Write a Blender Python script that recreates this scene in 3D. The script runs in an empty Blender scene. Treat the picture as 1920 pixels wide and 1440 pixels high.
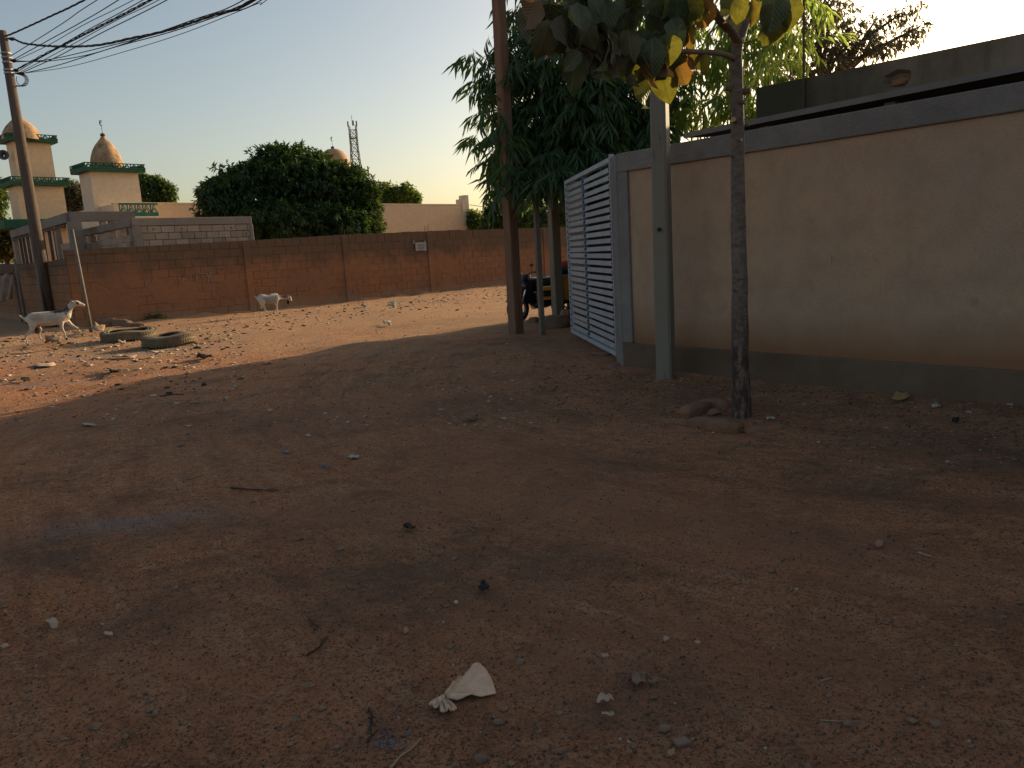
import bpy, bmesh, math, random
import numpy as np
from mathutils import Vector, Matrix, noise
random.seed(7); RNG = np.random.default_rng(7)
SC = bpy.context.scene; COL = SC.collection
rad = math.radians
# ------------------------------------------------------------------ camera, sky, sun, exposure
FPX = 1442.0; CAMH = 1.5
_up = np.array([-490.0, 8280.0, 1442.0]); _up /= np.linalg.norm(_up)
_f = np.array([0, 0, -1.0]); _fy = _f - _up*np.dot(_f, _up); _fy /= np.linalg.norm(_fy); _fx = np.cross(_fy, _up)
R = np.array([_fx, _fy, _up])
cam_d = bpy.data.cameras.new('camera'); cam_d.sensor_width = 36; cam_d.lens = FPX/1920*36
cam_d.clip_start = 0.05; cam_d.clip_end = 4000
cam = bpy.data.objects.new('camera', cam_d); COL.objects.link(cam)
cam.matrix_world = Matrix.Translation((0, 0, CAMH)) @ Matrix(R.tolist()).to_4x4()
SC.camera = cam
SUN_AZ, SUN_EL = 43.0, 13.5
W = bpy.data.worlds.new("World"); SC.world = W; W.use_nodes = True
nt = W.node_tree; bg = nt.nodes['Background']; sky = nt.nodes.new('ShaderNodeTexSky')
sky.sky_type = 'NISHITA'; sky.sun_disc = False; sky.sun_elevation = rad(SUN_EL); sky.sun_rotation = rad(SUN_AZ)
sky.altitude = 300; sky.air_density = 1.0; sky.dust_density = 3.0; sky.ozone_density = 0.0
nt.links.new(sky.outputs[0], bg.inputs[0]); bg.inputs[1].default_value = 0.118
sl = bpy.data.lights.new('sun', 'SUN'); sl.energy = 5.0; sl.angle = rad(0.6); sl.color = (1.0, 0.76, 0.46)
sun = bpy.data.objects.new('sun', sl); COL.objects.link(sun)
_sd = Vector((math.sin(rad(SUN_AZ))*math.cos(rad(SUN_EL)), math.cos(rad(SUN_AZ))*math.cos(rad(SUN_EL)), math.sin(rad(SUN_EL))))
sun.rotation_euler = _sd.to_track_quat('Z', 'Y').to_euler(); sun.location = (20, 26, 30)
SC.view_settings.view_transform = 'Standard'; SC.view_settings.look = 'None'
SC.view_settings.exposure = 0.3; SC.view_settings.gamma = 1.0; SC.view_settings.use_curve_mapping = False
SC.cycles.max_bounces = 6; SC.cycles.transparent_max_bounces = 8

# ------------------------------------------------------------------ photo measurements -> world points
def ray(u, v): return R @ np.array([u-960, 720-v, -FPX])
def G(u, v, z=0.0):
    r = ray(u, v); t = (z-CAMH)/r[2]; return Vector((r[0]*t, r[1]*t, z))
def P(u, v, y):
    r = ray(u, v); t = y/r[1]; return Vector((r[0]*t, y, CAMH+r[2]*t))
def V(u, v, p0, d):
    """where the sight line meets the vertical plane through p0 along horizontal direction d"""
    r = ray(u, v); n = (-d[1], d[0]); t = (n[0]*p0[0]+n[1]*p0[1])/(n[0]*r[0]+n[1]*r[1])
    return Vector((r[0]*t, r[1]*t, CAMH+r[2]*t))
def azd(a): return Vector((math.sin(rad(a)), math.cos(rad(a)), 0))

A0 = G(145, 617); A1 = Vector((8.4, 42.0, 0)); WD = (A1-A0).normalized(); WN = Vector((WD.y, -WD.x, 0))
def hz(x, y):
    r = math.hypot(x, y)
    h = 0.05*noise.noise((x*.35, y*.35, 1.3)) + 0.022*noise.noise((x*1.1, y*1.1, 4.0))
    k = max(0.0, 1-r/26)
    h += k*(0.012*noise.noise((x*3.1, y*3.1, 7.0)) + 0.005*noise.noise((x*9, y*9, 9.0)))
    # ruts left by wheels, sweeping round towards the far road
    q = math.hypot(x-6.0, y-10.5)
    for q0 in (7.3, 8.6): h -= 0.03*k*math.exp(-((q-q0)/.16)**2)
    # earth banked up along the plastered wall and gate
    e = (x-1.52)*.773 + (y-8.95)*.634
    w = (x-A0.x)*WN.x+(y-A0.y)*WN.y
    if -1 < w < 3: h += .10*math.exp(-(w/.45)**2)*(.5+1.2*noise.noise((x*1.3, y*1.3, 2.2)))+.03*noise.noise((x*2.3, y*2.3, 5))*math.exp(-(w/1.5)**2)
    if y < 13.6: h += 0.07*math.exp(-(e/.9)**2)
    return h

# ------------------------------------------------------------------ object helpers
def tag(o, label=None, cat=None, group=None, kind=None):
    if label: o['label'] = label
    if cat: o['category'] = cat
    if group: o['group'] = group
    if kind: o['kind'] = kind
    return o
def link(name, data, parent=None, mat=None, smooth=False):
    o = bpy.data.objects.new(name, data); COL.objects.link(o)
    if parent is not None: o.parent = parent
    if mat is not None: data.materials.append(mat)
    if smooth: data.polygons.foreach_set('use_smooth', [True]*len(data.polygons))
    return o
def empty(name, loc=(0, 0, 0), rz=0.0, label=None, cat=None, group=None, mw=None):
    o = bpy.data.objects.new(name, None); COL.objects.link(o); o.empty_display_size = .2
    if mw is not None: o.matrix_world = mw
    else: o.location = loc; o.rotation_euler = (0, 0, rz)
    return tag(o, label, cat, group)
def frame(p, d):
    """local x along d, local y to the left of d, z up"""
    d = Vector(d); d.z = 0; d.normalize()
    return Matrix(((d.x, -d.y, 0, p[0]), (d.y, d.x, 0, p[1]), (0, 0, 1, p[2] if len(p) > 2 else 0), (0, 0, 0, 1)))

class MB:
    def __init__(s): s.v = []; s.f = []
    def add(s, vs, fs):
        b = len(s.v); s.v += [tuple(q) for q in vs]; s.f += [tuple(i+b for i in q) for q in fs]; return s
    def box(s, x0, x1, y0, y1, z0, z1, M=None, jit=0.0):
        vs = [Vector((x, y, z)) for z in (z0, z1) for y in (y0, y1) for x in (x0, x1)]
        if jit: vs = [q+Vector((random.uniform(-jit, jit), random.uniform(-jit, jit), random.uniform(-jit, jit))) for q in vs]
        if M is not None: vs = [M @ q for q in vs]
        return s.add(vs, [(0, 2, 3, 1), (4, 5, 7, 6), (0, 1, 5, 4), (2, 6, 7, 3), (0, 4, 6, 2), (1, 3, 7, 5)])
    def bbox(s, x0, x1, y0, y1, z0, z1, b=.01, M=None):
        """box with chamfered edges"""
        bm = bmesh.new(); bmesh.ops.create_cube(bm, size=1)
        for q in bm.verts: q.co = Vector(((x0+x1)/2+q.co.x*(x1-x0), (y0+y1)/2+q.co.y*(y1-y0), (z0+z1)/2+q.co.z*(z1-z0)))
        bmesh.ops.bevel(bm, geom=bm.edges[:], offset=b, segments=1, affect='EDGES')
        return s.bm(bm, M)
    def bm(s, bm, M=None):
        bm.verts.index_update()
        vs = [(M @ q.co) if M is not None else q.co.copy() for q in bm.verts]
        fs = [tuple(q.index for q in f.verts) for f in bm.faces]; bm.free(); return s.add(vs, fs)
    def ring(s, pts, n=8, cap=True, twist=0.0):
        """tube through pts = [(point, radius)], parallel-transported"""
        P_ = [Vector(p) for p, r in pts]; Rr = [r for p, r in pts]; N = len(P_)
        t0 = (P_[1]-P_[0]).normalized(); a = Vector((0, 0, 1)) if abs(t0.z) < .9 else Vector((1, 0, 0))
        u = t0.cross(a).normalized(); b = len(s.v); vs = []; fs = []
        for i in range(N):
            t = ((P_[min(i+1, N-1)]-P_[max(i-1, 0)])).normalized()
            u = (u - t*u.dot(t)).normalized(); w = t.cross(u)
            for k in range(n):
                an = 2*math.pi*k/n + twist*i
                vs.append(P_[i]+(u*math.cos(an)+w*math.sin(an))*Rr[i])
        for i in range(N-1):
            for k in range(n):
                k2 = (k+1) % n; fs.append((i*n+k, i*n+k2, (i+1)*n+k2, (i+1)*n+k))
        if cap: fs += [tuple(range(n-1, -1, -1)), tuple((N-1)*n+k for k in range(n))]
        return s.add(vs, fs)
    def rod(s, a, b, r, n=6): return s.ring([(a, r), (b, r)], n)
    def lathe(s, prof, n=20, M=None, closed=False):
        vs = []; fs = []; m = len(prof)
        for (r, z) in prof:
            for k in range(n):
                an = 2*math.pi*k/n; vs.append(Vector((r*math.cos(an), r*math.sin(an), z)))
        if M is not None: vs = [M @ q for q in vs]
        for i in range(m if closed else m-1):
            j = (i+1) % m
            for k in range(n):
                k2 = (k+1) % n; fs.append((i*n+k, i*n+k2, j*n+k2, j*n+k))
        return s.add(vs, fs)
    def blob(s, c, r, sub=2, amp=.2, f=2.0, seed=0, M=None):
        bm = bmesh.new(); bmesh.ops.create_icosphere(bm, subdivisions=sub, radius=1)
        for q in bm.verts:
            k = 1+amp*noise.noise(q.co*f+Vector((seed*7.3, seed*1.7, 0)))
            q.co = Vector((c[0]+q.co.x*r[0]*k, c[1]+q.co.y*r[1]*k, c[2]+q.co.z*r[2]*k))
        return s.bm(bm, M)
    def mesh(s, name='m'):
        m = bpy.data.meshes.new(name); m.from_pydata([tuple(q) for q in s.v], [], s.f); m.update(); return m
    def build(s, name, mat, parent=None, smooth=False):
        return link(name, s.mesh(name), parent, mat, smooth)
def np_mesh(name, v, f):
    """v (N,3), f (M,k) arrays of one face size"""
    m = bpy.data.meshes.new(name); k = f.shape[1]
    m.vertices.add(len(v)); m.vertices.foreach_set('co', np.asarray(v, dtype=np.float32).ravel())
    m.loops.add(len(f)*k); m.loops.foreach_set('vertex_index', f.astype(np.int32).ravel())
    m.polygons.add(len(f)); m.polygons.foreach_set('loop_start', np.arange(len(f), dtype=np.int32)*k)
    m.polygons.foreach_set('loop_total', np.full(len(f), k, dtype=np.int32))
    m.update(calc_edges=True); m.validate(); return m

# ------------------------------------------------------------------ materials
def rgb(c): return (c[0], c[1], c[2], 1.0)
class NT:
    def __init__(s, name):
        s.m = bpy.data.materials.new(name); s.m.use_nodes = True; s.t = s.m.node_tree; s.n = s.t.nodes; s.l = s.t.links
        s.b = s.n['Principled BSDF']; s.out = s.n['Material Output']
        s.tc = s.n.new('ShaderNodeTexCoord')
    def N(s, t, **k):
        n = s.n.new('ShaderNode'+t)
        for a, v in k.items(): setattr(n, a, v)
        return n
    def L(s, a, b): s.l.new(a, b)
    def map(s, src='Object', scale=(1, 1, 1), rot=(0, 0, 0), loc=(0, 0, 0)):
        n = s.N('Mapping'); n.inputs['Scale'].default_value = scale; n.inputs['Rotation'].default_value = rot; n.inputs['Location'].default_value = loc
        s.L(s.tc.outputs[src] if isinstance(src, str) else src, n.inputs[0]); return n.outputs[0]
    def noise(s, vec, scale, detail=4, rough=.6, dist=0.0):
        n = s.N('TexNoise'); n.inputs['Scale'].default_value = scale; n.inputs['Detail'].default_value = detail
        n.inputs['Roughness'].default_value = rough; n.inputs['Distortion'].default_value = dist
        s.L(vec, n.inputs['Vector']); return n.outputs['Fac']
    def ramp(s, fac, a, b, ca=(0, 0, 0), cb=(1, 1, 1)):
        if a > b: a, b, ca, cb = b, a, cb, ca
        n = s.N('ValToRGB'); n.color_ramp.elements[0].position = a; n.color_ramp.elements[1].position = b
        n.color_ramp.elements[0].color = rgb(ca); n.color_ramp.elements[1].color = rgb(cb)
        s.L(fac, n.inputs[0]); return n.outputs[0]
    def mix(s, fac, a, b, mode='MIX'):
        n = s.N('Mix', data_type='RGBA', blend_type=mode)
        for sock, v in ((n.inputs[0], fac), (n.inputs[6], a), (n.inputs[7], b)):
            if isinstance(v, (int, float)): sock.default_value = v
            elif isinstance(v, tuple): sock.default_value = rgb(v)
            else: s.L(v, sock)
        return n.outputs[2]
    def math(s, op, a, b=0.0, c=None):
        n = s.N('Math', operation=op)
        for i, v in enumerate((a, b) if c is None else (a, b, c)):
            if isinstance(v, (int, float)): n.inputs[i].default_value = v
            else: s.L(v, n.inputs[i])
        return n.outputs[0]
    def col(s, c):
        if isinstance(c, tuple): s.b.inputs['Base Color'].default_value = rgb(c)
        else: s.L(c, s.b.inputs['Base Color'])
    def bump(s, h, strength=.5, dist=.01):
        n = s.N('Bump'); n.inputs['Strength'].default_value = strength; n.inputs['Distance'].default_value = dist
        s.L(h, n.inputs['Height']); s.L(n.outputs[0], s.b.inputs['Normal'])
    def sep(s, vec):
        n = s.N('SeparateXYZ'); s.L(vec, n.inputs[0]); return n.outputs
def simple(name, c1, c2=None, scale=6.0, rough=.85, bump=.3, bscale=40.0, bdist=.004, metallic=0.0, spec=.3, rand=0.0, src='Object', stretch=(1, 1, 1), lo=.35, hi=.65):
    t = NT(name); v = t.map(src, stretch)
    c2 = c2 or tuple(x*.75 for x in c1)
    c = t.mix(t.ramp(t.noise(v, scale, 6), lo, hi), c1, c2)
    c = t.mix(t.math('MULTIPLY', t.ramp(t.noise(v, scale*7, 5), .4, .7), .35), c, tuple(x*.6 for x in c1))
    if rand:
        oi = t.N('ObjectInfo'); hs = t.N('HueSaturation'); t.L(c, hs.inputs['Color'])
        t.L(t.math('ADD', t.math('MULTIPLY', oi.outputs['Random'], rand*2), 1-rand), hs.inputs['Value']); c = hs.outputs[0]
    t.col(c); t.b.inputs['Roughness'].default_value = rough; t.b.inputs['Metallic'].default_value = metallic
    t.b.inputs['Specular IOR Level'].default_value = spec
    if bump: t.bump(t.noise(v, bscale, 5, .7), bump, bdist)
    return t.m
def leafmat(name, c1, c2, trans, tr=.45, rand=.25, scale=2.0, rough=.45, spec=.4, veins=False, yellow=None):
    t = NT(name); v = t.map('Object')
    c = t.mix(t.ramp(t.noise(v, scale, 3), .3, .7), c1, c2)
    tc = t.mix(t.ramp(t.noise(v, scale*1.4, 3), .3, .7), trans, tuple(x*.55 for x in trans))
    oi = t.N('ObjectInfo')
    if yellow:
        k = t.ramp(oi.outputs['Random'], .62, .9)
        c = t.mix(k, c, yellow[0]); tc = t.mix(k, tc, yellow[1])
    if veins:
        u = t.sep(t.tc.outputs['UV'])
        ax = t.math('ABSOLUTE', t.math('SUBTRACT', u[0], .5))
        w = t.math('ABSOLUTE', t.math('SINE', t.math('MULTIPLY', t.math('SUBTRACT', u[1], t.math('MULTIPLY', ax, .9)), 27.0)))
        vein = t.math('MAXIMUM', t.ramp(w, .16, .05), t.ramp(ax, .03, .012))
        c = t.mix(t.math('MULTIPLY', vein, .55), c, (.20, .22, .10)); tc = t.mix(t.math('MULTIPLY', vein, .6), tc, tuple(x*.35 for x in trans))
        t.bump(w, .5, .006)
        spots = t.ramp(t.noise(v, 30, 4), .66, .72); c = t.mix(t.math('MULTIPLY', spots, .8), c, (.05, .03, .015))
    t.col(c); t.b.inputs['Roughness'].default_value = rough; t.b.inputs['Specular IOR Level'].default_value = spec
    tb = t.N('BsdfTranslucent'); t.L(tc, tb.inputs[0])
    ms = t.N('MixShader'); ms.inputs[0].default_value = tr
    t.L(t.b.outputs[0], ms.inputs[1]); t.L(tb.outputs[0], ms.inputs[2]); t.L(ms.outputs[0], t.out.inputs[0])
    return t.m

def ground_mat():
    t = NT('laterite_ground'); o = t.map('Object')
    xyz = t.sep(o)
    # polar coordinates about the inside of the bend: streaks follow the wheels
    dx = t.math('SUBTRACT', xyz[0], 6.0); dy = t.math('SUBTRACT', xyz[1], 10.5)
    q = t.math('SQRT', t.math('ADD', t.math('MULTIPLY', dx, dx), t.math('MULTIPLY', dy, dy)))
    an = t.math('ARCTAN2', dy, t.math('MULTIPLY', dx, -1))
    cb = t.N('CombineXYZ'); t.L(t.math('MULTIPLY', q, 1.0), cb.inputs[0]); t.L(t.math('MULTIPLY', an, 1.1), cb.inputs[1])
    streak = t.noise(cb.outputs[0], 3.4, 8, .62, .3)
    streak2 = t.noise(cb.outputs[0], 13.0, 5, .6, .2)
    big = t.noise(o, .42, 5, .6, .4); med = t.noise(o, 1.7, 6, .65, .5); fine = t.noise(o, 14, 8, .7); grit = t.noise(o, 70, 6, .75)
    red = (.70, .275, .12); brown = (.57, .275, .14); dark = (.20, .108, .064); pale = (.74, .47, .28)
    c = t.mix(t.ramp(big, .38, .62), red, brown)
    c = t.mix(t.ramp(streak, .45, .68), c, brown)
    c = t.mix(t.math('MULTIPLY', t.ramp(streak, .50, .36), .5), c, (.27, .14, .078))
    c = t.mix(t.math('MULTIPLY', t.ramp(streak2, .5, .75), .6), c, pale)
    c = t.mix(t.math('MULTIPLY', t.ramp(med, .48, .72), .8), c, dark)
    c = t.mix(t.math('MULTIPLY', t.ramp(fine, .52, .72), .55), c, dark)
    c = t.mix(t.math('MULTIPLY', t.ramp(fine, .48, .30), .6), c, pale)
    c = t.mix(t.math('MULTIPLY', t.ramp(t.noise(o, 34, 5, .75), .52, .66), .6), c, dark)
    c = t.mix(t.math('MULTIPLY', t.ramp(grit, .52, .60), .85), c, (.09, .052, .035))
    c = t.mix(t.math('MULTIPLY', t.ramp(grit, .40, .30), .3), c, (.42, .30, .21))
    # trampled pale, littered earth round the tyres and along the far wall
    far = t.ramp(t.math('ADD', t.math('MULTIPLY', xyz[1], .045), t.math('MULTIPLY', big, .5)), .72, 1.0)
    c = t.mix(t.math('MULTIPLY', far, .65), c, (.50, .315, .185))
    # dark gravel and ash patches
    at = t.N('Attribute', attribute_name='soil'); s = t.N('SeparateColor'); t.L(at.outputs['Color'], s.inputs[0])
    kd = t.math('MULTIPLY', s.outputs[0], t.ramp(t.noise(o, 5, 7, .7), .25, .6)); c = t.mix(kd, c, (.17, .115, .08))
    ka = t.math('MULTIPLY', s.outputs[1], t.ramp(t.noise(o, 4, 7, .7), .35, .6)); c = t.mix(ka, c, (.27, .265, .27))
    kr = t.math('MULTIPLY', s.outputs[2], t.ramp(t.noise(o, 3, 6, .7), .2, .6)); c = t.mix(kr, c, (.50, .235, .125))
    t.col(c); t.b.inputs['Roughness'].default_value = .95; t.b.inputs['Specular IOR Level'].default_value = .12
    h = t.math('ADD', t.math('MULTIPLY', fine, 1.3), t.math('MULTIPLY', grit, .55))
    h = t.math('ADD', h, t.math('MULTIPLY', streak2, .9)); h = t.math('ADD', h, t.math('MULTIPLY', med, 1.2))
    t.bump(h, 1.0, .05)
    return t.m
def plaster_mat(name, base, stain, grey):
    """beige render: damp rusty foot above the plinth, pale scuffs, fine stucco relief; local z is height"""
    t = NT(name); o = t.map('Object'); z = t.sep(o)[2]
    c = t.mix(t.ramp(t.noise(o, .9, 6, .6), .35, .65), base, grey)
    c = t.mix(t.math('MULTIPLY', t.ramp(t.noise(o, 3.5, 7, .7), .45, .7), .55), c, tuple(x*.62 for x in base))
    c = t.mix(t.math('MULTIPLY', t.ramp(t.noise(o, 2.3, 7, .75, .6), .56, .70), .45), c, (.47, .37, .28))
    foot = t.ramp(t.math('ADD', z, t.math('MULTIPLY', t.noise(t.map('Object', (1, 1, .3)), 1.3, 5), .35)), .93, .55)
    c = t.mix(t.math('MULTIPLY', foot, .9), c, stain)
    run = t.noise(t.map('Object', (7, 7, .35)), 1.0, 5, .6)
    c = t.mix(t.math('MULTIPLY', t.ramp(run, .6, .8), .12), c, tuple(x*.5 for x in stain))
    c = t.mix(t.math('MULTIPLY', t.ramp(t.noise(t.map('Object', (1, 1, 2.2)), 42, 6, .75), .42, .68), .5), c, tuple(x*.5 for x in base))
    t.col(c); t.b.inputs['Roughness'].default_value = .93; t.b.inputs['Specular IOR Level'].default_value = .15
    for (sx, sz, rx, rz_, k_) in ((2.56, 1.24, .022, .12, .8), (3.76, .88, .14, .11, .6), (3.0, 1.25, .2, .10, .35), (4.4, .8, .5, .2, .3), (.3, 1.35, .1, .5, .3), (1.6, 2.0, .4, .2, .25)):
        q = t.sep(o); dd = t.math('ADD', t.math('POWER', t.math('ABSOLUTE', t.math('DIVIDE', t.math('SUBTRACT', q[0], sx), rx)), 2.0), t.math('POWER', t.math('ABSOLUTE', t.math('DIVIDE', t.math('SUBTRACT', q[2], sz), rz_)), 2.0))
        dd = t.math('ADD', dd, t.math('MULTIPLY', t.noise(o, 9, 5, .7), 1.6)); c = t.mix(t.math('MULTIPLY', t.ramp(dd, 2.1, .6), k_), c, stain)
    t.col(c)
    h = t.math('ADD', t.noise(o, 120, 4, .7), t.math('MULTIPLY', t.noise(o, 35, 4, .6), .8)); t.bump(h, .8, .008)
    return t.m
def mud_mat(name, c1, c2, top=(.12, .085, .06), rand=.12, topz=1.75, foot=(.34, .24, .16)):
    t = NT(name); g = t.N('NewGeometry'); v = t.map(g.outputs['Position']); z = t.sep(v)[2]
    c = t.mix(t.ramp(t.noise(v, .8, 6, .6), .35, .65), c1, c2)
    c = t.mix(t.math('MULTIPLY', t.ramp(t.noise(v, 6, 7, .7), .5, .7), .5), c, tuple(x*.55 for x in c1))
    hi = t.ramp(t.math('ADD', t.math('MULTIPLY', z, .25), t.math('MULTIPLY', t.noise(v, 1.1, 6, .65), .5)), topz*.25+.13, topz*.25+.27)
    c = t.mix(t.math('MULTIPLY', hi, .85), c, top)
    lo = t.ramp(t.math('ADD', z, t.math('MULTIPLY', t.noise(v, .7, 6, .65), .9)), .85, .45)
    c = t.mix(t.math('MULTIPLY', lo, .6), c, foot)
    oi = t.N('ObjectInfo'); hs = t.N('HueSaturation'); t.L(c, hs.inputs['Color'])
    t.L(t.math('ADD', t.math('MULTIPLY', oi.outputs['Random'], rand*2), 1-rand), hs.inputs['Value'])
    t.col(hs.outputs[0]); t.b.inputs['Roughness'].default_value = .96; t.b.inputs['Specular IOR Level'].default_value = .1
    t.bump(t.noise(v, 22, 7, .75), .8, .02)
    return t.m
def wood_mat(name, c1, c2, scale=1.0):
    t = NT(name); v = t.map('Object', (30*scale, 30*scale, 1.2*scale))
    c = t.mix(t.ramp(t.noise(v, 1, 6, .65), .35, .65), c1, c2)
    c = t.mix(t.math('MULTIPLY', t.ramp(t.noise(t.map('Object', (3, 3, .6)), 1, 6, .65), .5, .7), .5), c, tuple(x*.4 for x in c1))
    t.col(c); t.b.inputs['Roughness'].default_value = .9; t.b.inputs['Specular IOR Level'].default_value = .2
    t.bump(t.noise(v, 2, 5, .7), .8, .01); return t.m

M = dict(
    ground=ground_mat(),
    plaster=plaster_mat('beige_plaster', (.52, .345, .225), (.26, .12, .055), (.42, .31, .225)),
    cement=simple('grey_cement', (.27, .245, .225), (.19, .175, .165), 1.6, .92, 1.0, 32, .022),
    plinth=simple('dirty_plinth', (.165, .115, .08), (.11, .075, .05), 1.6, .95, .7, 60, .008),
    mud=mud_mat('mud_plaster', (.30, .145, .075), (.25, .13, .078), rand=.035),
    mudcore=mud_mat('mud_mortar', (.24, .12, .06), (.20, .11, .065)),
    hole=simple('dark_hole', (.025, .018, .014), rough=1, bump=0),
    block=mud_mat('cement_block', (.40, .31, .24), (.33, .26, .21), rand=.16, topz=9, foot=(.33, .26, .2)),
    blockgrey=mud_mat('cement_beam', (.29, .245, .21), (.22, .19, .17), rand=.06, topz=9, foot=(.25, .2, .17)),
    mosque=simple('cream_render', (.78, .56, .34), (.72, .52, .33), .7, .9, .3, 30, .004),
    mosque2=simple('pale_render', (.76, .59, .41), (.68, .54, .39), .7, .9, .3, 30, .004),
    green=simple('green_paint', (.018, .085, .045), (.035, .125, .07), 4, .7, .3, 30, .004),
    dome=simple('weathered_dome', (.50, .32, .18), (.22, .145, .09), 2.6, .9, .6, 18, .02, lo=.42, hi=.6),
    iron=simple('dark_iron', (.03, .028, .028), rough=.6, metallic=.5, bump=0),
    mast=simple('mast_steel', (.16, .16, .16), rough=.6, metallic=.3, bump=0),
    rebar=simple('rusty_rebar', (.11, .06, .04), rough=.8, bump=0),
    polewood=wood_mat('grey_pole_wood', (.15, .115, .095), (.085, .065, .055)),
    polebrown=wood_mat('brown_pole_wood', (.25, .145, .095), (.15, .09, .06)),
    postgrey=simple('grey_post', (.20, .175, .145), (.14, .12, .10), 3, .85, .4, 40, .004),
    bark=None,
    steel=None,
    slat=simple('white_slats', (.41, .42, .44), (.30, .31, .33), 3, .55, .1, 60, .001, metallic=.35, spec=.5, rand=.06),
    blueframe=simple('blue_frame', (.10, .16, .24), (.08, .13, .20), 5, .5, .1, 60, .001, spec=.5),
    paleframe=simple('pale_frame', (.42, .46, .50), (.34, .38, .42), 5, .5, .1, 60, .001, spec=.5),
    brick=simple('mud_brick', (.30, .155, .085), (.21, .12, .075), 9, .95, .9, 50, .01, rand=.1),
    rubber=simple('dusty_rubber', (.15, .12, .08), (.24, .19, .12), 6, .9, .5, 60, .006, spec=.3),
    cable=simple('black_cable', (.018, .018, .022), rough=.6, bump=0),
    stone=simple('dusty_stone', (.27, .17, .115), (.19, .125, .09), 14, .95, .8, 60, .006, rand=.15),
    roofsheet=simple('roof_sheet', (.23, .205, .185), (.17, .15, .135), 2, .8, .3, 30, .004),
    darkwall=None,
)
def bark_mat():
    t = NT('mottled_bark'); o = t.map('Object'); z = t.sep(o)[2]
    c = t.mix(t.ramp(t.noise(t.map('Object', (14, 14, 22)), 1, 5, .7, .5), .38, .6), (.19, .15, .12), (.11, .085, .068))
    marks = t.ramp(t.noise(t.map('Object', (9, 9, 34)), 1, 6, .7), .60, .66)
    c = t.mix(t.math('MULTIPLY', marks, t.ramp(z, 2.4, 1.2)), c, (.045, .033, .028))
    lowm = t.math('MULTIPLY', t.ramp(t.noise(t.map('Object', (22, 22, 7)), 1, 6, .7), .44, .54), t.ramp(z, 1.15, .55))
    c = t.mix(lowm, c, (.055, .028, .02))
    t.col(c); t.b.inputs['Roughness'].default_value = .9
    t.bump(t.noise(t.map('Object', (12, 12, 40)), 1.5, 6, .7), .8, .012); return t.m
def steel_mat():
    t = NT('green_grey_post'); o = t.map('Object'); z = t.sep(o)[2]
    c = t.mix(t.ramp(t.noise(o, 2.5, 6), .35, .65), (.15, .17, .17), (.11, .125, .13))
    dirt = t.ramp(t.math('ADD', z, t.math('MULTIPLY', t.noise(o, 3, 6), .9)), 1.9, 1.2)
    c = t.mix(t.math('MULTIPLY', dirt, .7), c, (.20, .165, .115))
    c = t.mix(t.math('MULTIPLY', t.ramp(t.noise(t.map('Object', (8, 8, 2)), 1, 6, .7), .6, .66), .6), c, (.06, .05, .045))
    t.col(c); t.b.inputs['Roughness'].default_value = .7; t.bump(t.noise(o, 40, 5), .3, .004); return t.m
def dark_mat():
    t = NT('mossy_concrete'); o = t.map('Object'); z = t.sep(o)[0]
    c = t.mix(t.ramp(t.noise(o, .8, 6, .6), .35, .65), (.30, .215, .145), (.20, .15, .105))
    k = t.ramp(t.math('ADD', t.math('MULTIPLY', z, .16), t.math('MULTIPLY', t.noise(o, 1.2, 6, .65), .8)), 1.15, .5)
    c = t.mix(k, c, (.045, .042, .022))
    c = t.mix(t.math('MULTIPLY', t.ramp(t.noise(t.map('Object', (5, 5, .6)), 1, 6, .6), .5, .7), .5), c, (.06, .045, .035))
    t.col(c); t.b.inputs['Roughness'].default_value = .95; t.bump(t.noise(o, 25, 6, .7), .6, .012); return t.m
M['bark'] = bark_mat(); M['steel'] = steel_mat(); M['darkwall'] = dark_mat()
M['mango'] = leafmat('mango_leaves', (.028, .062, .018), (.05, .10, .03), (.16, .26, .03), .22, spec=.5, scale=1.2)
M['lightleaf'] = leafmat('light_leaves', (.07, .13, .03), (.10, .16, .04), (.30, .42, .06), .4, scale=1.2)
M['midleaf'] = leafmat('mid_leaves', (.045, .085, .03), (.07, .12, .04), (.22, .32, .06), .35, scale=1.0)
M['brownleaf'] = leafmat('dry_leaves', (.13, .125, .085), (.095, .10, .06), (.30, .28, .16), .4, scale=1.5)
M['goldleaf'] = leafmat('golden_leaves', (.10, .10, .03), (.07, .09, .03), (.40, .32, .06), .4, scale=1.0)
M['bamboo'] = leafmat('bamboo_leaves', (.034, .07, .028), (.055, .10, .04), (.22, .38, .07), .32, scale=1.5, spec=.45, rough=.4)
M['bamboolight'] = leafmat('bright_bamboo_leaves', (.07, .13, .035), (.10, .17, .045), (.50, .66, .12), .6, scale=1.5, spec=.4, rough=.45)
M['culm'] = simple('bamboo_culm', (.13, .16, .06), (.18, .15, .07), 3, .6, .2, 20, .004)
M['bigleaf'] = leafmat('big_leaves', (.045, .08, .028), (.075, .11, .04), (.28, .26, .03), .42, scale=3, spec=.35, rough=.55, veins=True,
                       yellow=((.20, .13, .05), (.36, .19, .035)))
M['shadeleaf'] = leafmat('shaded_big_leaves', (.055, .085, .04), (.10, .115, .065), (.10, .13, .02), .12, scale=3, spec=.35, rough=.6, veins=True, yellow=((.16, .11, .07), (.25, .14, .04)))  # less translucent copy of the big leaves; its colour imitates shade from the bamboo
M['twigbark'] = simple('limb_bark', (.17, .12, .09), (.12, .085, .065), 8, .9, .5, 50, .005)

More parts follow.
